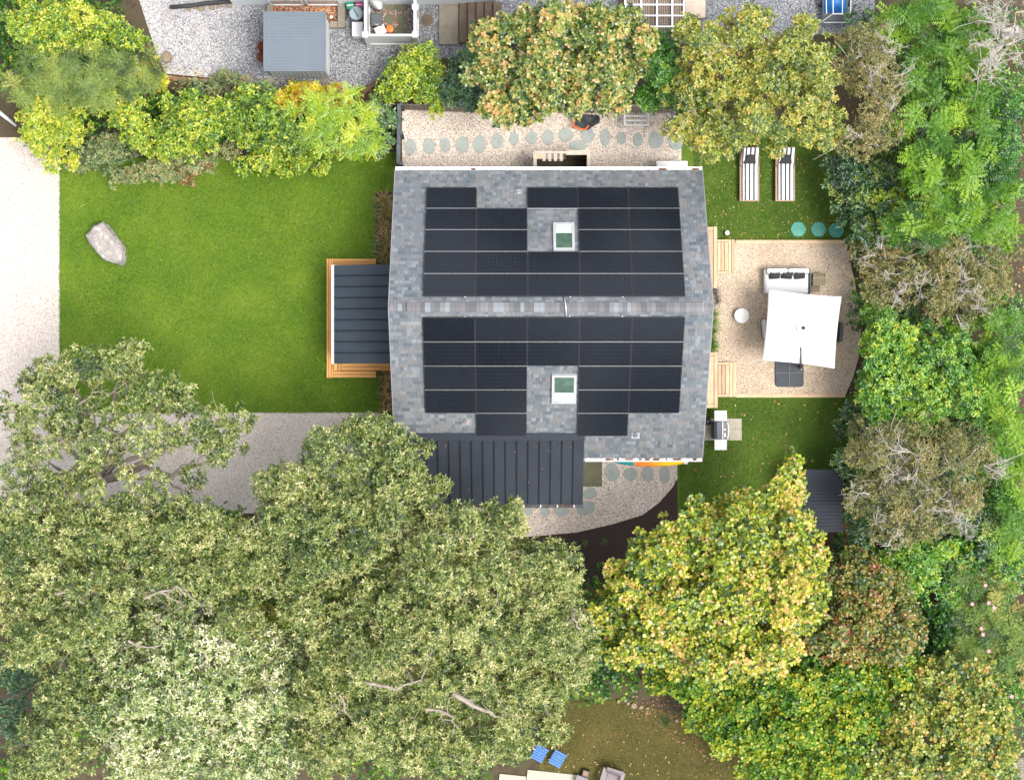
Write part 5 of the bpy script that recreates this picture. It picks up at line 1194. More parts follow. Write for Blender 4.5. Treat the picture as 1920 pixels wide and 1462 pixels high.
# bottom edge: slab, planters, chairs
pl = [P(930, 1462, .05), P(985, 1452, .05), P(1025, 1438, .05), P(1090, 1470, .05), P(1090, 1530, .05), P(930, 1530, .05)]
r = thing('paved_terrace', 'pale paving slabs at the bottom edge under the branches', 'paving')
for x0_, x1_ in ((932, 982), (984, 1080)):
    a, b = P(x0_, 1540, .05), P(x1_, 1452 if x0_ < 950 else 1447, .05); MB().box(((a.x + b.x) / 2, (a.y + b.y) / 2, .03), (b.x - a.x, b.y - a.y, .06), R(-6)).build('slab', PAVER, r, bevel=.01)
for px, py, lab in ((1010, 1414, 'blue folded chair under the oak branches at the bottom'), (1044, 1424, 'blue folded chair nearest the black pot at the bottom')):
    c = P(px, py, .4); r = thing('folding_chair', lab, 'chair', (c.x, c.y, 0), R(-28))
    for i in range(5): MB().box((0, -.18 + i * .09, .42), (.46, .07, .02)).build('slat', BLUE, r)
    for i in range(4): MB().box((0, .26 + i * .03, .5 + i * .08), (.46, .02, .06)).build('back_slat', BLUE, r)
    for x in (-.2, .2):
        for y in (-.18, .18): MB().tube([(x, y, 0), (x, -y * .9, .41)], .014, 6).build('leg', BLACKM, r)
c = P(1148, 1455, .4); r = thing('garden_armchair', 'grey slatted garden armchair at the bottom edge', 'chair', (c.x, c.y, 0), R(-17)); ADIR = M('grey_resin', S(138, 126, 128, .8), S(120, 110, 112, .8), 4, .7)
MB().box((0, .22, .5), (.6, .09, .6), m=Matrix.Rotation(R(-14), 3, 'X')).build('top_rail', ADIR, r)
for i in range(6): MB().box((-.22 + i * .088, .12, .42), (.07, .06, .5), m=Matrix.Rotation(R(-20), 3, 'X')).build('back_slat', ADIR, r)
for i in range(6): MB().box((-.22 + i * .088, -.18, .34), (.07, .5, .025)).build('seat_slat', ADIR, r)
for s in (-1, 1):
    MB().box((s * .34, -.1, .55), (.13, .72, .03)).build('armrest', ADIR, r)
    for y in (-.38, .22): MB().box((s * .32, y, .27), (.06, .06, .53)).build('leg', ADIR, r)
MB().box((0, -.2, .3), (.55, .4, .05)).build('seat_frame', ADIR, r)
c = P(1098, 1450, .3); r = thing('planter_pot', 'black square pot with a tan top beside the terrace', 'pot', (c.x, c.y, 0), R(-15)); MB().box((0, 0, .15), (.26, .26, .3)).build('body', BLACKM, r, bevel=.02); MB().box((-.01, .01, .31), (.16, .14, .02)).build('fill', BRICKM, r)
c = P(1090, 1463, .4); r = thing('wicker_seat', 'small grey seat at the bottom edge beside the black pot', 'seat', (c.x, c.y, 0), R(-20)); MB().box((0, 0, .36), (.44, .3, .06)).build('seat', ADIR, r, bevel=.02)
for s in (-1, 1):
    for y in (-1, 1): MB().box((s * .18, y * .11, .165), (.05, .05, .33)).build('leg', ADIR, r)
r = thing('brick_paving', 'grey brick pavers in the bottom right corner', 'paving')
bm = MB().box((0, 0, .02), (.19, .09, .04)).mesh('brick', CONC)
for i in range(6):
    for j in range(6): q = P(1903, 1425, .03); inst('brick', bm, r, (q.x + i * .2 + (j % 2) * .1, q.y - j * .1, .005))
# ------------------------------------------------------------------ plants
def sp(name, cols, k=.86, **kw): return leaf_mat('leaf_' + name, [S(*c, k) for c in cols], **kw)
SPEC = {
 'oak':    dict(mat=sp('oak', [(36, 62, 18), (78, 104, 32), (124, 142, 60), (170, 174, 96), (212, 204, 150)], .93, gloss=.05), k=6, L=.125, W=.38, kind='l', slant=(40, 95), jt=.2),
 'pale':   dict(mat=sp('pale', [(44, 78, 18), (98, 130, 40), (156, 176, 84), (214, 216, 150), (242, 236, 206)], .82, gloss=.08), k=5, L=.135, W=.42, kind='l', slant=(40, 95), jt=.2),
 'linden': dict(mat=sp('linden', [(34, 66, 26), (76, 110, 30), (140, 162, 40), (196, 196, 54), (218, 180, 112)], .9, gloss=.05), k=3, L=.115, W=.88, kind='r', slant=(35, 85), jt=.16),
 'redvine':dict(mat=sp('redvine', [(52, 80, 28), (100, 124, 44), (150, 152, 62), (188, 158, 84), (150, 76, 56)], .84, gloss=.05), k=3, L=.1, W=.88, kind='r', slant=(35, 85), jt=.16),
 'vine':   dict(mat=sp('vine', [(26, 64, 18), (54, 102, 26), (92, 138, 36), (136, 166, 44), (186, 184, 56)], .86, gloss=.03), k=3, L=.11, W=.88, kind='r', slant=(35, 85), jt=.16),
 'yvine':  dict(mat=sp('yvine', [(48, 80, 28), (96, 124, 40), (152, 164, 58), (192, 188, 84), (206, 160, 96)], .88, gloss=.05), k=3, L=.11, W=.88, kind='r', slant=(35, 85), jt=.16),
 'maple':  dict(mat=sp('maple', [(34, 72, 22), (84, 118, 40), (148, 162, 68), (200, 184, 100), (220, 164, 108)], .86, gloss=.06), k=4, L=.105, W=.8, kind='r', slant=(40, 90), jt=.15),
 'olive':  dict(mat=sp('olive', [(52, 80, 20), (98, 120, 32), (146, 158, 50), (184, 184, 72), (194, 164, 70)], .9, gloss=.06), k=5, L=.105, W=.6, kind='l', slant=(40, 95), jt=.16),
 'tan':    dict(mat=sp('tan', [(70, 84, 34), (110, 116, 50), (146, 142, 70), (170, 158, 96), (160, 128, 78)], .8, gloss=.05), k=4, L=.085, W=.55, kind='l', slant=(40, 95), jt=.15),
 'bright': dict(mat=sp('bright', [(36, 78, 16), (86, 130, 20), (140, 172, 32), (190, 202, 48), (220, 212, 84)], .84, gloss=.05), k=4, L=.11, W=.6, kind='l', slant=(40, 95), jt=.15),
 'yellow': dict(mat=sp('yellow', [(80, 112, 14), (142, 160, 18), (196, 198, 26), (224, 206, 44), (216, 156, 44)], gloss=.05), k=4, L=.11, W=.65, kind='l', slant=(40, 95)),
 'dark':   dict(mat=sp('dark', [(18, 54, 24), (34, 82, 32), (60, 112, 44), (104, 144, 52), (164, 176, 56)], gloss=.08), k=5, L=.13, W=.45, kind='l', slant=(40, 95)),
 'green':  dict(mat=sp('green', [(26, 74, 14), (56, 118, 20), (92, 152, 28), (140, 180, 36), (194, 204, 58)], gloss=.06), k=5, L=.12, W=.5, kind='l', slant=(40, 95)),
 'bluegreen': dict(mat=sp('bluegreen', [(30, 68, 40), (58, 102, 54), (92, 136, 74), (136, 162, 92), (176, 178, 110)], gloss=.07), k=5, L=.13, W=.5, kind='l', slant=(40, 95)),
 'greygreen': dict(mat=sp('greygreen', [(54, 82, 42), (96, 122, 66), (140, 156, 92), (176, 178, 118), (184, 146, 104)], gloss=.05), k=5, L=.1, W=.5, kind='l', slant=(40, 95)),
 'brown':  dict(mat=sp('brown', [(96, 72, 48), (144, 108, 72), (174, 132, 90), (156, 146, 80), (188, 156, 110)], gloss=.04), k=4, L=.1, W=.5, kind='l', slant=(40, 95)),
 'sumac':  dict(mat=sp('sumac', [(34, 80, 10), (66, 116, 16), (104, 150, 26), (142, 180, 40), (180, 204, 66)], .8, gloss=.03), kind='f', L=.5, pairs=6, lr=.46, ll=.36, nf=7),
 'conifer':dict(mat=sp('conifer', [(44, 76, 18), (84, 116, 30), (124, 150, 46), (160, 176, 66), (184, 180, 84)], gloss=.05), kind='f', L=.42, pairs=9, lr=.17, ll=.34, nf=9),
 'locust': dict(mat=sp('locust', [(50, 92, 12), (104, 144, 18), (152, 184, 30), (194, 204, 42), (216, 188, 50)], gloss=.05), kind='f', L=.45, pairs=8, lr=.5, ll=.24, nf=7),
 'grassy': dict(mat=sp('grassy', [(44, 82, 24), (82, 122, 32), (122, 152, 46), (164, 170, 70), (196, 160, 96)], .84, gloss=.04), kind='f', L=.3, pairs=5, lr=.3, ll=.5, nf=6),
}
def clump_points(cx_, cy_, rx, ry, n):
    # even-ish points in an ellipse
    k = np.arange(n) + .5; r = np.sqrt(k / n); a = k * 2.39996 + RNG.uniform(0, 6.28)
    x = cx_ + rx * r * np.cos(a) + RNG.normal(0, .12, n); y = cy_ + ry * r * np.sin(a) + RNG.normal(0, .12, n)
    return x, y, r
def limb(mb, a, b, r0, r1, rs, n=5, sides=6, wob=.12):
    a, b = Vector(a), Vector(b); L = (b - a).length; pts = []; rad = []
    for i in range(n + 1):
        f = i / n; q = a.lerp(b, f); q.z += .12 * L * math.sin(pi * f) * .6
        if 0 < i < n: q += Vector((rs.gauss(0, wob), rs.gauss(0, wob), rs.gauss(0, wob))) * L * .22
        pts.append(q); rad.append(r0 + (r1 - r0) * f)
    mb.tube(pts, rad, sides, cap=False); return pts
def twig_tree(mb, p, d, L, r, depth, rs, out, spread=.7):
    n = 3; pts = [p]; q = p.copy(); dd = d.copy()
    for i in range(n):
        dd = (dd + Vector((rs.gauss(0, .22), rs.gauss(0, .22), rs.gauss(0, .12)))).normalized(); q = q + dd * L / n; pts.append(q.copy())
    mb.tube(pts, [r, r * .85, r * .7, r * .5], 5 if r > .03 else 3, cap=False)
    if depth == 0: out.append(pts[-1]); return
    for i in range(rs.choice((2, 3, 3)) if depth > 1 else rs.choice((2, 3, 4))):
        b = pts[rs.choice((1, 2, 3, 3))]; o_ = Vector((rs.gauss(0, 1), rs.gauss(0, 1), rs.gauss(0, .45))).normalized()
        nd = (dd * .55 + o_ * spread + Vector((0, 0, .12))).normalized(); twig_tree(mb, b, nd, L * rs.uniform(.55, .8), max(r * .55, .005), depth - 1, rs, out, spread)

def plant(name, label, cat, spec, lobes, ztop, drop=1.2, dens=1.0, under=.6, base=None, bark=BARK, gap=0.0, clump=.43, tone=(.45, .16), group=None, limbs=10, bare=0, rdens=1.0, zmin=.25, edge=1.0):
    s = SPEC[spec]; rs = random.Random(hash(label) % 9999 if False else sum(map(ord, label))); zz = ztop * .92; k = (H - zz) / F
    lob = [((px - CX) * k, (CY - py) * k, rx * k, ry * k) for px, py, rx, ry in lobes]
    wsum = sum(l[2] * l[3] for l in lob); mx_ = sum(l[0] * l[2] * l[3] for l in lob) / wsum; my_ = sum(l[1] * l[2] * l[3] for l in lob) / wsum
    Rm = max(math.hypot(l[0] - mx_, l[1] - my_) + max(l[2], l[3]) for l in lob)
    if base is not None: q = P(*base, 0); bx_, by_ = q.x, q.y
    else: bx_, by_ = mx_, my_
    root = thing(name, label, cat, (bx_, by_, 0), 0, group); O = np.array([bx_, by_, 0.0])
    LV = Leaves(); cl = []; clump0 = clump
    for x, y, rx, ry in lob:
        area = pi * rx * ry; clump = min(clump0, max(.12, .75 * min(rx, ry))); n = max(2, int(area / (pi * clump ** 2) * 1.75 * dens))
        px_, py_, r = clump_points(x, y, max(rx - clump * .55, .08), max(ry - clump * .55, .08), n)
        zt_ = ztop - .16 * ztop * ((np.hypot(px_ - mx_, py_ - my_) / Rm) ** 2) * 1.4 - rs.uniform(0, .1) * ztop
        pz = zt_ - drop * .75 * r ** 2 + RNG.normal(0, .27 * min(1.5, drop), n)
        keep = RNG.random(n) > gap; cl.append(np.stack([px_, py_, pz, RNG.uniform(.7, 1.15, n) * clump], 1)[keep])
        ne = max(2, int((rx + ry) * pi / clump * .45 * edge)); a_ = RNG.uniform(0, 6.28, ne); f_ = RNG.uniform(.8, 1.03, ne)
        cl.append(np.stack([x + rx * f_ * np.cos(a_), y + ry * f_ * np.sin(a_), zt_.mean() - drop * RNG.uniform(.5, 1.0, ne), RNG.uniform(.25, .45, ne) * clump], 1))
        if under > 0:
            n2 = int(n * under); px_, py_, r = clump_points(x, y, max(rx - clump * .6, .08) * .95, max(ry - clump * .6, .08) * .95, max(n2, 1))
            pz = ztop - drop * (1.0 + .8 * RNG.random(len(px_))) - .1 * ztop * RNG.random(len(px_)); cl.append(np.stack([px_, py_, pz, RNG.uniform(.8, 1.2, len(px_)) * clump], 1))
    C = np.concatenate(cl); C[:, 2] = np.maximum(C[:, 2], zmin + C[:, 3] * .4)
    ct = tone[0] + RNG.normal(0, tone[1] * .6, len(C))
    lt = np.repeat(RNG.normal(0, .04, 1), len(C)); ct = ct + lt
    if s['kind'] in 'lr':
        per = np.maximum(6, (C[:, 3] ** 2 * 3.3 * pi / (s['L'] ** 2 * 2.2) * rdens)).astype(int)
        idx = np.repeat(np.arange(len(C)), per); N = len(idx)
        d = RNG.normal(0, 1, (N, 3)); d[:, 2] = np.abs(d[:, 2]) * .9 - .18; d = nrmz(d); rr = C[idx, 3] * RNG.uniform(.55, 1.08, N)
        p = C[idx, :3] + d * rr[:, None] * np.array([[1, 1, .75]]); nn = nrmz(d * .55 + np.array([[0, 0, .75]]) + RNG.normal(0, .3, (N, 3)))
        t = ct[idx] + RNG.normal(0, tone[1] * 1.05, N)
        rosettes(LV, p - O, nn, s['k'], s['L'], s['W'], t, s['slant'], kind=s['kind'], jt=s.get('jt', .12))
    else:
        nf = s['nf']; per = np.maximum(1, (C[:, 3] ** 2 / .25 * rdens * 2.2)).astype(int); idx = np.repeat(np.arange(len(C)), per); N = len(idx)
        c = C[idx, :3] + RNG.normal(0, .22, (N, 3)) * C[idx, 3:4] * 2 * np.array([[1, 1, .5]]); t = ct[idx] + RNG.normal(0, tone[1], N)
        c = np.repeat(c, nf, 0); a = np.tile(np.arange(nf) * 2 * pi / nf, N) + np.repeat(RNG.uniform(0, 6.28, N), nf) + RNG.normal(0, .25, N * nf)
        el = RNG.uniform(.05, .75, N * nf); d = np.stack([np.cos(a) * np.cos(el), np.sin(a) * np.cos(el), np.sin(el)], 1)
        up = nrmz(np.stack([-np.cos(a) * np.sin(el), -np.sin(a) * np.sin(el), np.cos(el)], 1))
        fronds(LV, c - O, d, up, s['L'], s['pairs'], None, s['lr'], np.repeat(t, nf), ll=s['ll'])
    if name == 'underbrush':      # uncountable ground cover: one mesh, no trunk
        o = bpy.data.objects.new(name, LV.mesh(name, s['mat'])); COL.objects.link(o); o.location = root.location
        bpy.data.objects.remove(root); return stuff(tag(o, label, cat))
    me = LV.mesh('crown', s['mat']); o = bpy.data.objects.new('crown', me); COL.objects.link(o); o.parent = root
    # trunk and limbs
    mb = MB(); big = ztop > 5.5; r0 = .02 * ztop + .03
    fork = Vector((0, 0, ztop * (.42 if big else .25))); fx = (mx_ - bx_) * .4; fy = (my_ - by_) * .4; fork += Vector((fx, fy, 0))
    limb(mb, (0, 0, -.05), fork, r0, r0 * .75, rs, 4, 8, .05)
    for x, y, rx, ry in lob:
        e = Vector((x - bx_, y - by_, ztop * .8 - drop * .4)); pts = limb(mb, fork, e, r0 * .5, r0 * .16, rs, 5, 6)
        for q in range(max(1, limbs // max(1, len(lob)) + 1)):
            c_ = C[rs.randrange(len(C))]; tries = 0
            while math.hypot(c_[0] - x, c_[1] - y) > max(rx, ry) and tries < 25: c_ = C[rs.randrange(len(C))]; tries += 1
            pp = limb(mb, pts[rs.choice((3, 4, 5))], Vector((c_[0] - bx_, c_[1] - by_, c_[2] + c_[3] * rs.uniform(.3, .75))), r0 * .16, .012, rs, 4, 4, .2)
            if big:
                for w in range(2):
                    q0 = pp[rs.choice((2, 3))]; limb(mb, q0, q0 + Vector((rs.gauss(0, .45), rs.gauss(0, .45), rs.uniform(.1, .5))), .018, .006, rs, 3, 3, .2)
    mb.build('trunk', bark, root)
    if bare:    # dead twigs standing proud of the leaves
        mb = MB(); out = []
        for i in range(bare):
            x, y, rx, ry = lob[i % len(lob)]; a = rs.uniform(0, 6.28); f = math.sqrt(rs.random()) * .5
            p = Vector((x + rx * f * math.cos(a) - bx_, y + ry * f * math.sin(a) - by_, ztop - drop * .25 - .3 * rs.random())); d = Vector((math.cos(a) * f, math.sin(a) * f, .3)).normalized()
            twig_tree(mb, p, d, min(rx, ry) * rs.uniform(.3, .48) + .12, .026, 4, rs, out)
        stuff(mb.build('bare_twigs', BARKG, root))
    return root

T = plant
# big trees, near side
T('oak_tree', 'loose crowned oak over the driveway at the left edge', 'tree', 'oak', [(110, 690, 62, 52), (215, 680, 80, 45), (290, 730, 70, 45), (40, 770, 70, 70), (150, 770, 90, 60), (330, 800, 80, 50), (415, 795, 45, 40), (405, 860, 40, 45), (230, 830, 90, 50), (70, 870, 100, 60), (180, 910, 110, 50), (310, 900, 60, 40)], 9.5, 1.3, .62, .12, (190, 960), gap=.12, limbs=34, tone=(.44, .17), clump=.46, bark=LIMB, edge=.7)
T('oak_tree', 'olive oak crown left of the pale leaved tree', 'tree', 'oak', [(50, 970, 90, 70), (180, 1000, 110, 70), (320, 1000, 110, 70), (60, 1090, 100, 80), (190, 1110, 100, 80), (320, 1090, 90, 60), (420, 1060, 70, 80), (50, 1200, 90, 60), (100, 1300, 60, 90), (80, 1420, 80, 70), (440, 1160, 50, 45), (20, 1450, 50, 40), (140, 1190, 60, 50)], 10.5, 1.5, .9, .45, (160, 1110), limbs=30, tone=(.47, .17))
T('silver_leaf_tree', 'pale silvery leaved tree in the lower left corner', 'tree', 'pale', [(330, 1200, 110, 60), (240, 1270, 90, 70), (450, 1230, 80, 60), (350, 1300, 120, 80), (490, 1310, 80, 80), (230, 1370, 90, 80), (380, 1400, 120, 70), (520, 1400, 60, 70), (260, 1450, 110, 50), (440, 1460, 100, 40), (540, 1250, 50, 50), (180, 1220, 60, 40)], 10, 1.4, .9, .5, (360, 1300), limbs=26, tone=(.52, .2))
T('oak_tree', 'oak crown reaching up over the lower metal roof', 'tree', 'oak', [(700, 800, 52, 36), (640, 850, 75, 55), (740, 860, 70, 55), (540, 910, 80, 55), (650, 930, 100, 65), (770, 930, 75, 55), (520, 990, 80, 60), (630, 1020, 110, 70), (750, 1010, 90, 60), (560, 1080, 80, 60), (820, 985, 45, 45), (560, 1150, 60, 45), (480, 1070, 50, 50)], 11, 1.5, .92, .4, (640, 1010), limbs=34, tone=(.46, .18))
T('oak_tree', 'broad oak crown with pale bare limbs at the bottom middle', 'tree', 'oak', [(870, 1000, 70, 50), (955, 985, 60, 42), (820, 1080, 95, 70), (930, 1080, 95, 70), (1040, 1080, 60, 65), (700, 1130, 90, 65), (800, 1180, 110, 80), (920, 1190, 110, 80), (1040, 1190, 75, 85), (620, 1200, 60, 70), (680, 1250, 100, 70), (800, 1300, 110, 80), (930, 1300, 110, 75), (1040, 1290, 60, 50), (610, 1330, 80, 70), (700, 1380, 100, 70), (830, 1410, 110, 60), (950, 1390, 80, 45), (600, 1430, 80, 50), (1020, 1370, 40, 35), (1085, 1250, 45, 50)], 11.5, 1.5, .92, .45, (840, 1200), limbs=44, tone=(.48, .17), bark=BARKG)
T('linden_tree', 'yellow green round leaved tree right of the oaks', 'tree', 'linden', [(1480, 925, 35, 45), (1502, 868, 9, 22), (1400, 985, 90, 60), (1310, 1000, 70, 50), (1490, 1000, 65, 70), (1250, 1050, 80, 60), (1370, 1070, 110, 80), (1490, 1080, 80, 80), (1180, 1110, 60, 50), (1280, 1140, 110, 80), (1410, 1160, 110, 90), (1510, 1150, 50, 60), (1230, 1210, 80, 50), (1350, 1240, 100, 50), (1440, 1230, 70, 50), (1150, 1165, 45, 50), (1165, 1225, 45, 40)], 8.5, 1.5, .95, .55, (1380, 1090), limbs=20, tone=(.5, .2))
T('vine_mass', 'vines turning red and yellow right of the round leaved tree', 'plant', 'redvine', [(1610, 1085, 70, 45), (1640, 1140, 85, 60), (1590, 1190, 80, 55), (1680, 1200, 60, 50)], 4.5, 1.0, 1, .6, tone=(.4, .24), limbs=8)
T('vine_mass', 'deep green vines covering the ground at the bottom right', 'plant', 'vine', [(1290, 1290, 60, 30), (1370, 1320, 80, 45), (1480, 1290, 90, 50), (1590, 1270, 90, 45), (1680, 1270, 60, 50), (1380, 1385, 60, 45), (1470, 1380, 90, 60), (1580, 1360, 90, 70), (1450, 1450, 70, 40), (1560, 1450, 90, 50), (1660, 1340, 70, 50), (1330, 1360, 40, 35), (1250, 1275, 40, 26)], 3.6, 1.0, 1, .55, tone=(.56, .22), limbs=12)
T('vine_mass', 'yellowing vines in the lower right corner', 'plant', 'yvine', [(1800, 1280, 90, 45), (1730, 1350, 80, 60), (1840, 1360, 75, 70), (1690, 1430, 80, 50), (1800, 1440, 90, 50), (1890, 1420, 30, 60)], 4.0, 1.0, 1, .6, tone=(.42, .2), limbs=8)
T('shrub', 'dark round leaved shrub between the vines and the flower meadow', 'shrub', 'vine', [(1768, 1185, 32, 48)], 2.0, .8, 1, .5, tone=(.16, .1), limbs=3)
T('shrub', 'fresh green feathery shrub above the dark round leaved shrub', 'shrub', 'green', [(1715, 1065, 55, 42), (1690, 1105, 40, 30), (1760, 1030, 40, 22)], 2.6, .8, 1, .5, tone=(.6, .15), limbs=5)
# right side, from the bottom up
T('wild_meadow', 'wispy green meadow plants with pink flowers at the right edge', 'plant', 'grassy', [(1850, 1060, 60, 40), (1840, 1130, 60, 60), (1890, 1180, 50, 60), (1830, 1220, 45, 40), (1895, 1260, 40, 50), (1800, 1080, 40, 40), (1800, 1230, 36, 40)], 1.3, .4, 1.5, .6, tone=(.45, .2), clump=.35, limbs=4, rdens=2.6, zmin=.15)
T('shrub', 'bright green shrub at the right edge above the flower meadow', 'shrub', 'sumac', [(1905, 905, 40, 65), (1900, 1000, 36, 40)], 3.4, .9, 1, .5, tone=(.5, .16), limbs=3)
T('twiggy_tree', 'half bare grey twiggy tree right of the charcoal shed', 'tree', 'tan', [(1650, 850, 60, 60), (1740, 850, 70, 70), (1830, 860, 50, 70), (1650, 940, 60, 50), (1740, 950, 80, 60), (1820, 950, 40, 50), (1700, 1005, 60, 30)], 6.0, 1.3, .7, .5, (1720, 910), bark=BARKG, gap=.12, limbs=40, bare=14, rdens=.7, tone=(.42, .2))
T('evergreen_shrub', 'dark green understorey beside the grass and charcoal shed', 'shrub', 'dark', [(1610, 790, 34, 50), (1605, 870, 32, 55), (1615, 960, 32, 60), (1690, 900, 60, 90), (1790, 920, 60, 80), (1860, 1000, 40, 50)], 2.6, .8, 1, .4, tone=(.48, .2), limbs=6)
T('evergreen_shrub', 'lush green hedge mass right of the patio umbrella', 'shrub', 'green', [(1652, 640, 26, 55), (1670, 620, 40, 45), (1704, 690, 66, 70), (1654, 720, 32, 50), (1780, 650, 60, 50), (1790, 730, 75, 55), (1710, 770, 60, 40), (1640, 770, 32, 30), (1860, 690, 40, 60)], 4.4, 1.2, 1.1, .6, tone=(.54, .2), limbs=12)
T('sumac_tree', 'feathery bright green tree at the right edge beside the hedge mass', 'tree', 'sumac', [(1895, 640, 40, 60), (1880, 730, 55, 60), (1900, 800, 36, 50)], 5.4, 1.0, 1, .5, tone=(.42, .17), limbs=5)
T('twiggy_tree', 'nearly leafless grey shrub between hedge mass and bright feathery trees', 'tree', 'tan', [(1652, 490, 40, 50), (1706, 480, 60, 55), (1770, 490, 60, 60), (1680, 545, 60, 35), (1850, 530, 65, 55), (1790, 570, 70, 40), (1890, 480, 40, 40)], 4.6, 1.0, .6, .7, (1740, 520), bark=BARKG, gap=.15, limbs=36, bare=20, rdens=.7, tone=(.42, .2))
T('laurel_hedge', 'glossy dark green hedge beside the teal lids', 'shrub', 'dark', [(1594, 325, 34, 38), (1645, 350, 60, 50), (1616, 388, 40, 40), (1680, 410, 50, 50), (1640, 446, 34, 34)], 3.6, 1.0, 1.5, .7, tone=(.5, .2), limbs=8)
T('shrub', 'yellow green bush topping the glossy dark hedge', 'shrub', 'bright', [(1680, 375, 34, 40), (1655, 420, 26, 24), (1700, 425, 30, 30)], 4.2, .8, .9, .3, tone=(.42, .18), limbs=4)
T('sumac_tree', 'feathery bright green grove along the upper right', 'tree', 'sumac', [(1740, 30, 70, 50), (1800, 70, 60, 60), (1760, 140, 60, 50), (1830, 170, 50, 60), (1740, 235, 60, 50), (1820, 250, 60, 50), (1750, 320, 60, 50), (1830, 340, 70, 60), (1780, 400, 70, 40), (1880, 400, 45, 60), (1720, 420, 40, 30)], 6.5, 1.1, 1, .5, (1790, 230), tone=(.42, .18), limbs=14)
T('shrub', 'dark leafy tree at the right edge amid the bright feathery grove', 'shrub', 'green', [(1890, 200, 40, 40), (1890, 270, 44, 50), (1870, 320, 30, 30)], 6.3, 1.1, 1, .5, tone=(.32, .16), limbs=5)
T('bare_tree', 'leafless pale grey tree in the upper right corner', 'tree', 'tan', [(1885, 30, 50, 50), (1875, 90, 45, 40), (1860, 130, 30, 20)], 8.0, 1.2, .35, .0, (1900, 60), bark=BARKG, gap=.6, limbs=18, bare=26, rdens=.2)
T('twiggy_tree', 'thin tan leaved tree with pale branches left of the bright grove', 'tree', 'tan', [(1640, 70, 55, 50), (1645, 150, 60, 55), (1655, 220, 55, 50), (1620, 265, 50, 30), (1600, 120, 26, 40)], 7.0, 1.3, .7, .4, (1650, 150), bark=BARKG, gap=.1, limbs=36, bare=7, rdens=.75, tone=(.45, .18))
T('olive_tree', 'broad yellow olive tree shading the heads of the loungers', 'tree', 'olive', [(1320, 70, 60, 50), (1410, 50, 70, 50), (1500, 80, 70, 60), (1330, 150, 80, 60), (1440, 150, 90, 60), (1530, 160, 55, 60), (1320, 225, 60, 40), (1400, 235, 70, 42), (1490, 235, 70, 42), (1560, 220, 40, 40), (1350, 270, 40, 20)], 8.0, 1.4, .85, .4, (1430, 150), gap=.1, limbs=34, tone=(.44, .18), clump=.4, bark=LIMB)
T('maple_tree', 'maple turning orange at its tips above the side yard', 'tree', 'maple', [(930, 60, 55, 45), (1030, 40, 80, 45), (1130, 50, 80, 55), (1200, 70, 40, 50), (910, 120, 45, 45), (1000, 120, 80, 55), (1110, 130, 80, 55), (945, 182, 50, 34), (980, 205, 36, 20), (1050, 178, 80, 30), (1130, 178, 65, 26)], 7.5, 1.3, .95, .5, (1050, 120), limbs=18, tone=(.43, .2), clump=.42)
T('shrub', 'green tree between the orange tipped maple and the olive tree', 'shrub', 'green', [(1245, 100, 40, 40), (1250, 160, 45, 40), (1225, 176, 45, 20), (1290, 185, 30, 20)], 5.5, 1.0, 1, .5, tone=(.4, .17), limbs=5)
T('shrub', 'dark green shrub left of the orange tipped maple', 'shrub', 'bluegreen', [(880, 110, 32, 40), (870, 160, 40, 40), (905, 180, 40, 26)], 3.6, .9, 1, .5, tone=(.34, .17), limbs=4)
# upper-left hedge row
T('shrub', 'yellow green shrub below the white enclosure', 'shrub', 'bright', [(770, 130, 52, 40), (735, 165, 34, 20), (800, 165, 36, 26), (790, 105, 34, 26), (812, 196, 16, 18)], 2.8, .8, 1, .5, tone=(.48, .17), limbs=5)
T('locust_tree', 'feathery bright locust tree at the right end of the hedge', 'tree', 'locust', [(600, 205, 60, 35), (660, 215, 60, 42), (610, 250, 60, 36), (665, 262, 46, 28)], 4.2, .9, 1, .5, tone=(.52, .17), limbs=6)
T('shrub', 'orange yellow shrub below the grey roofed shed', 'shrub', 'yellow', [(570, 172, 45, 18), (540, 190, 45, 22), (615, 172, 30, 16)], 2.6, .7, 1, .5, tone=(.66, .2), limbs=4)
T('shrub', 'blue green shrub in the hedge end next to the charcoal fence', 'shrub', 'bluegreen', [(715, 225, 28, 28), (702, 258, 30, 24)], 2.0, .6, 1, .5, tone=(.5, .15), limbs=3)
T('shrub', 'green hedge shrub below the right edge of the pale gravel', 'shrub', 'bright', [(470, 190, 42, 30), (480, 240, 55, 40), (540, 245, 45, 35), (430, 215, 40, 36)], 3.4, .9, 1, .5, tone=(.4, .18), limbs=6)
T('shrub', 'light green hedge shrub with low branches over the lawn edge', 'shrub', 'bright', [(520, 290, 45, 26), (575, 300, 35, 20), (470, 300, 32, 24)], 2.2, .7, .95, .4, tone=(.5, .17), limbs=4)
T('shrub', 'mixed green hedge shrub at the middle of the hedge', 'shrub', 'bright', [(330, 210, 45, 36), (370, 240, 45, 40), (320, 265, 50, 32), (400, 200, 36, 28)], 3.4, .9, 1, .5, tone=(.46, .19), limbs=6)
T('shrub', 'grey green low shrub along the lawn edge of the hedge', 'shrub', 'greygreen', [(330, 300, 50, 26), (400, 290, 40, 26), (230, 325, 40, 16), (280, 320, 40, 18)], 1.7, .6, 1, .4, tone=(.5, .18), limbs=4)
T('shrub', 'russet brown shrub at the lawn edge of the hedge', 'shrub', 'brown', [(372, 302, 22, 20), (350, 322, 20, 12)], 1.75, .5, .9, .3, tone=(.5, .2), limbs=3)
T('shrub', 'yellow green tall hedge shrub between conifer and lawn', 'shrub', 'bright', [(205, 190, 34, 40), (235, 215, 40, 45), (255, 250, 36, 30)], 3.9, .9, 1, .5, tone=(.6, .18), limbs=5)
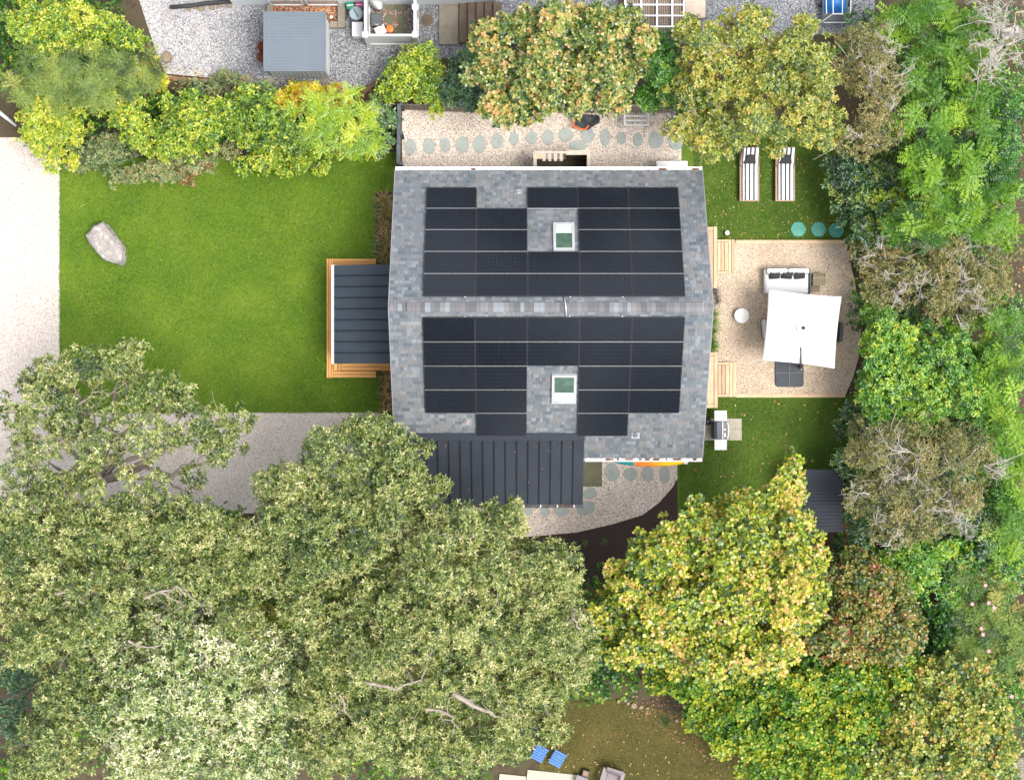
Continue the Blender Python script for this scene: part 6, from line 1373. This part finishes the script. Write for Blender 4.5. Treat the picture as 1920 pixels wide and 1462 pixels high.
T('shrub', 'olive shrub at the hedge corner between driveway and lawn', 'shrub', 'greygreen', [(170, 285, 40, 30), (205, 280, 36, 36), (140, 300, 30, 14)], 2.1, .7, 1, .4, tone=(.35, .2), limbs=4)
T('shrub', 'bright yellow green shrub overhanging the driveway corner', 'shrub', 'bright', [(75, 215, 45, 36), (115, 230, 50, 42), (80, 265, 40, 28), (100, 295, 30, 18)], 3.6, .9, 1, .5, tone=(.64, .17), limbs=5)
T('conifer', 'fine needled olive conifer in the upper left', 'tree', 'conifer', [(80, 125, 60, 45), (150, 120, 60, 50), (110, 170, 80, 36), (210, 125, 50, 40), (190, 165, 50, 30), (250, 120, 36, 34), (30, 160, 40, 36)], 4.8, 1.0, 1, .5, (140, 140), tone=(.45, .17), limbs=8)
T('shrub', 'bright green tree filling the upper left corner', 'shrub', 'bright', [(50, 30, 60, 40), (130, 25, 60, 36), (190, 45, 50, 30), (90, 65, 60, 26), (235, 60, 30, 20)], 5.0, 1.0, 1, .5, tone=(.5, .18), limbs=6)
T('shrub', 'small yellow bush beside the pale gravel edge', 'shrub', 'yellow', [(284, 128, 24, 26), (290, 150, 20, 14)], 2.4, .6, 1, .5, tone=(.5, .14), limbs=3)
T('shrub', 'sparse olive weeds above the edging blocks', 'shrub', 'greygreen', [(360, 165, 30, 18), (400, 160, 30, 18), (440, 155, 30, 24)], .9, .3, .5, .2, tone=(.45, .2), clump=.25, limbs=3)
T('shrub', 'blue green bush at the far left of the bottom edge', 'shrub', 'bluegreen', [(18, 1280, 34, 40), (14, 1350, 30, 50)], 5.0, 1.0, 1, .5, tone=(.3, .14), limbs=3)
T('shrub', 'yellow understorey bush between the pale tree and the oaks', 'shrub', 'yellow', [(470, 1160, 50, 30), (510, 1180, 30, 30), (600, 1300, 60, 30)], 3.0, .8, .9, .4, tone=(.36, .16), limbs=4)
T('underbrush', 'low green underbrush beneath the bottom oaks', 'undergrowth', 'vine', [(80, 1050, 120, 70), (250, 1060, 120, 70), (420, 1010, 60, 50), (420, 1120, 90, 70), (560, 1100, 90, 80), (700, 1120, 100, 80), (850, 1130, 100, 80), (1000, 1130, 90, 80), (1130, 1130, 60, 70), (1120, 1220, 70, 60), (650, 1260, 100, 80), (800, 1300, 120, 80), (970, 1290, 90, 60), (1090, 1285, 70, 40), (1150, 1270, 50, 36), (30, 1450, 60, 50), (1090, 1180, 60, 60), (560, 1380, 90, 60), (720, 1420, 110, 50), (860, 1430, 80, 40), (350, 1250, 100, 80), (420, 1400, 120, 60), (180, 1350, 110, 90), (200, 1180, 120, 70)], 1.8, .6, .75, 0, tone=(.32, .17), clump=.6, limbs=6, rdens=.42)
T('underbrush', 'low dark underbrush beneath the upper left hedge', 'undergrowth', 'vine', [(20, 90, 50, 60), (90, 110, 80, 60), (200, 100, 60, 50), (250, 180, 50, 40), (150, 220, 90, 60), (300, 210, 60, 36), (400, 235, 70, 44), (520, 225, 70, 50), (620, 230, 70, 50), (20, 10, 60, 50), (180, 10, 60, 40), (700, 230, 30, 30), (330, 180, 30, 14)], 1.3, .4, .8, 0, tone=(.3, .18), clump=.5, limbs=4, rdens=.55)
T('underbrush', 'low green underbrush filling the ground along the right edge', 'undergrowth', 'green', [(1640, 60, 60, 60), (1700, 160, 60, 80), (1690, 260, 60, 60), (1800, 120, 80, 80), (1880, 180, 60, 80), (1860, 60, 60, 60), (1800, 300, 90, 80), (1880, 340, 60, 70), (1700, 380, 50, 50), (1810, 430, 100, 40), (1700, 480, 80, 60), (1820, 520, 90, 60), (1890, 590, 50, 50), (1700, 590, 70, 40), (1870, 700, 60, 80), (1800, 790, 80, 60), (1880, 830, 50, 70), (1760, 1000, 80, 50), (1860, 960, 60, 60), (1900, 1050, 40, 60), (1640, 1020, 60, 40), (1740, 1100, 60, 50), (1820, 1050, 60, 50), (1900, 1330, 40, 50), (1860, 1290, 40, 30), (1640, 480, 40, 60), (1620, 560, 24, 60)], 1.5, .5, .8, 0, tone=(.34, .2), clump=.55, limbs=6, rdens=.6)
def dead_limbs(label, lst, z):
    root = [o for o in COL.objects if o.get('label') == label][0]
    for pts, r0 in lst:
        q = [P(x, y, z + dz) - root.location for x, y, dz in pts]; n = len(q)
        # subdivide with a little wander
        rs = random.Random(int(pts[0][0])); pp = []
        for i in range(n - 1):
            for k in range(3): pp.append(q[i].lerp(q[i + 1], k / 3) + Vector((rs.gauss(0, .03), rs.gauss(0, .03), rs.gauss(0, .03))))
        pp.append(q[-1]); m = len(pp)
        mb = MB().tube(pp, [r0 * (1 - .75 * i / (m - 1)) for i in range(m)], 6); o = mb.build('dead_limb', LIMB, root)
        tw = MB(); out = []
        for i in range(2, m, 2): twig_tree(tw, pp[i], Vector((rs.gauss(0, 1), rs.gauss(0, 1), .1)).normalized(), rs.uniform(.25, .5), .014, 1, rs, out)
        stuff(tw.build('dead_twigs', LIMB, o))
dead_limbs('broad oak crown with pale bare limbs at the bottom middle', [([(850, 1298, 0), (885, 1322, .1), (920, 1338, .1), (945, 1346, 0)], .09), ([(680, 1276, 0), (710, 1285, .1), (745, 1290, .1), (790, 1275, 0), (800, 1250, -.1)], .06), ([(800, 1325, 0), (835, 1335, .1), (850, 1350, .1), (858, 1365, 0)], .05), ([(638, 1300, 0), (648, 1330, 0), (660, 1350, 0)], .04), ([(865, 1115, 0), (880, 1105, .1), (895, 1095, 0)], .07), ([(1090, 1180, -.5), (1075, 1160, -.4), (1080, 1140, -.4)], .04)], 10.75)
dead_limbs('olive oak crown left of the pale leaved tree', [([(150, 1125, 0), (165, 1100, .1), (172, 1070, .1)], .13), ([(105, 1112, 0), (130, 1110, .1), (150, 1118, .1)], .05), ([(270, 1120, -.2), (300, 1108, 0), (330, 1100, .1), (352, 1112, 0), (370, 1130, 0)], .045), ([(300, 1108, 0), (325, 1125, 0), (345, 1135, 0)], .035)], 10.2)
dead_limbs('pale silvery leaved tree in the lower left corner', [([(240, 1200, 0), (265, 1212, .1), (300, 1210, 0)], .05), ([(345, 1320, 0), (360, 1345, .1), (370, 1360, 0)], .03)], 9.6)
dead_limbs('loose crowned oak over the driveway at the left edge', [([(160, 745, -1.5), (150, 758, -1), (175, 735, -.6)], .05), ([(232, 752, -1.5), (236, 735, -.9), (236, 718, -.4)], .05), ([(232, 752, -1.5), (222, 738, -.9), (214, 734, -.6)], .04)], 9.0)
# ornamental grasses in the beds
def tuft(label, px, py, n, L, mat, spread=.16, name='ornamental_grass', z0=.01, lean=.8, grp=None):
    c = P(px, py, 0); r = thing(name, label, 'grass', (c.x, c.y, z0), 0, grp); a = RNG.uniform(0, 6.28, n); l = RNG.uniform(.55, 1, n) * L; le = RNG.uniform(.15, lean, n)
    b = np.stack([RNG.normal(0, spread * .35, n), RNG.normal(0, spread * .35, n), np.zeros(n)], 1); h = np.stack([np.cos(a), np.sin(a), np.zeros(n)], 1); s = np.stack([-np.sin(a), np.cos(a), np.zeros(n)], 1); V = []; W_ = .011
    for f, wd in ((0, 1), (.4, .9), (.75, .7), (1, .1)):
        ang = le * (1 + f * .9); q = b + h * (l * f * np.sin(ang))[:, None] + np.array([[0, 0, 1.0]]) * (l * f * np.cos(ang))[:, None]; V += [q - s * W_ * wd / 2, q + s * W_ * wd / 2]
    V = np.stack(V, 1).reshape(-1, 3); idx = np.array([0, 1, 3, 2, 2, 3, 5, 4, 4, 5, 7, 6]); lo = (np.arange(n)[:, None] * 8 + idx).ravel()
    me = mesh_np('blades', V, lo, np.full(3 * n, 4), mat, np.repeat(np.clip(RNG.normal(.5, .28, n), 0, 1), 3)); o = bpy.data.objects.new('blades', me); COL.objects.link(o); o.parent = r
    return r
GT = leaf_mat('tan_grass', [S(96, 100, 50), S(150, 128, 70), S(204, 168, 104), S(232, 204, 148)], gloss=.05); GG = leaf_mat('green_grass', [S(46, 96, 20, .75), S(96, 146, 30, .75), S(150, 180, 50, .75)], gloss=.05)
GRN = leaf_mat('bed_green', [S(36, 66, 34), S(62, 98, 46), S(104, 132, 64)], gloss=.05)
ORD = ['farthest', 'second', 'third', 'fourth', 'nearest']
for i, py in enumerate((374, 398, 425, 452, 478)):
    tuft('tan ornamental grass tuft in the upper bed, %s from the lawn corner' % ['first', 'second', 'third', 'fourth', 'fifth'][i], 722 + (i % 2) * 4, py, 170, .62, GT, lean=1.25, grp='ornamental grasses in the upper bed')
    tuft('green grass clump in the upper bed, %s from the lawn corner' % ['first', 'second', 'third', 'fourth', 'fifth'][i], 714 + (i % 3) * 9, py + 8, 130, .5, GRN, lean=1.2, grp='green clumps in the upper bed')
for i, py in enumerate((702, 722, 742, 765)): tuft('dry brown grass tuft in the lower bed, %s below the deck' % ['first', 'second', 'third', 'fourth'][i], 726, py, 90, .5, GT, lean=1.2, grp='dry tufts in the lower bed')
for i, py in enumerate((588, 606, 622, 640, 652)): tuft('lime green grass tuft beside the patio wall, %s from the ridge end' % ['first', 'second', 'third', 'fourth', 'fifth'][i], 1333, py, 90, .5, GG, z0=.15, grp='lime grasses at the patio wall')
LAV = leaf_mat('lavender', [S(86, 104, 64, .75), S(120, 116, 110, .75), S(150, 128, 170, .75)], gloss=.03)
for i, (px, py) in enumerate(((1341, 548), (1343, 564))): tuft('wispy lavender plant at the patio wall, %s' % ['farther one', 'nearer one'][i], px, py, 60, .4, LAV, z0=.15, name='lavender_plant', grp='lavender at the patio wall')
for i, (px, py) in enumerate(((1098, 1018), (1085, 1040), (1135, 1012))): tuft('tiny green sprout in the dark mulch, %s' % ['left one', 'lowest one', 'right one'][i], px, py, 24, .22, GG, name='seedling')
tuft('green grass tuft among the russet leaves above the lower lawn', 1248, 1350, 60, .5, GRN)
# pink flowers in the meadow
PINK = M('pink_petal', S(236, 168, 184, .9), S(228, 140, 164, .9), 20, .7)
for i, (px, py) in enumerate(((1877, 1058), (1848, 1097), (1823, 1132), (1854, 1130), (1864, 1139), (1840, 1178), (1843, 1189), (1854, 1220), (1897, 1305))):
    zf = 1.55 if py < 1290 else 4.1
    c = P(px, py, zf); r = thing('pink_flower', ['pink flower nearest the bright green shrub', 'pink flower alone, second from the top', 'pink flower leftmost in the meadow', 'pink flower of the close pair, farther one', 'pink flower of the close pair, nearer one', 'pink flower of the lower pair, upper one', 'pink flower of the lower pair, lower one', 'lone pink flower low in the meadow', 'deep pink flower above the yellowing vines'][i], 'flower', (c.x, c.y, 0), 0, 'pink flowers in the meadow')
    MB().tube([(0, 0, .0), (.02, .01, zf * .6), (0, 0, zf - .01)], .006, 5).build('stalk', MATS['leaf_green'] if False else BARK, r)
    for k in range(5):
        a = 2 * pi * k / 5 + i; MB().add([(0, 0, zf), (.05 * math.cos(a - .5), .05 * math.sin(a - .5), zf + .02), (.085 * math.cos(a), .085 * math.sin(a), zf + .01), (.05 * math.cos(a + .5), .05 * math.sin(a + .5), zf + .02)], [(0, 1, 2, 3)]).build('petal', PINK, r)
    MB().lathe([(.015, zf), (.015, zf + .015), (.0, zf + .02)], n=8).build('centre', M('pollen', S(230, 200, 90)) if 'pollen' not in MATS else MATS['pollen'], r)
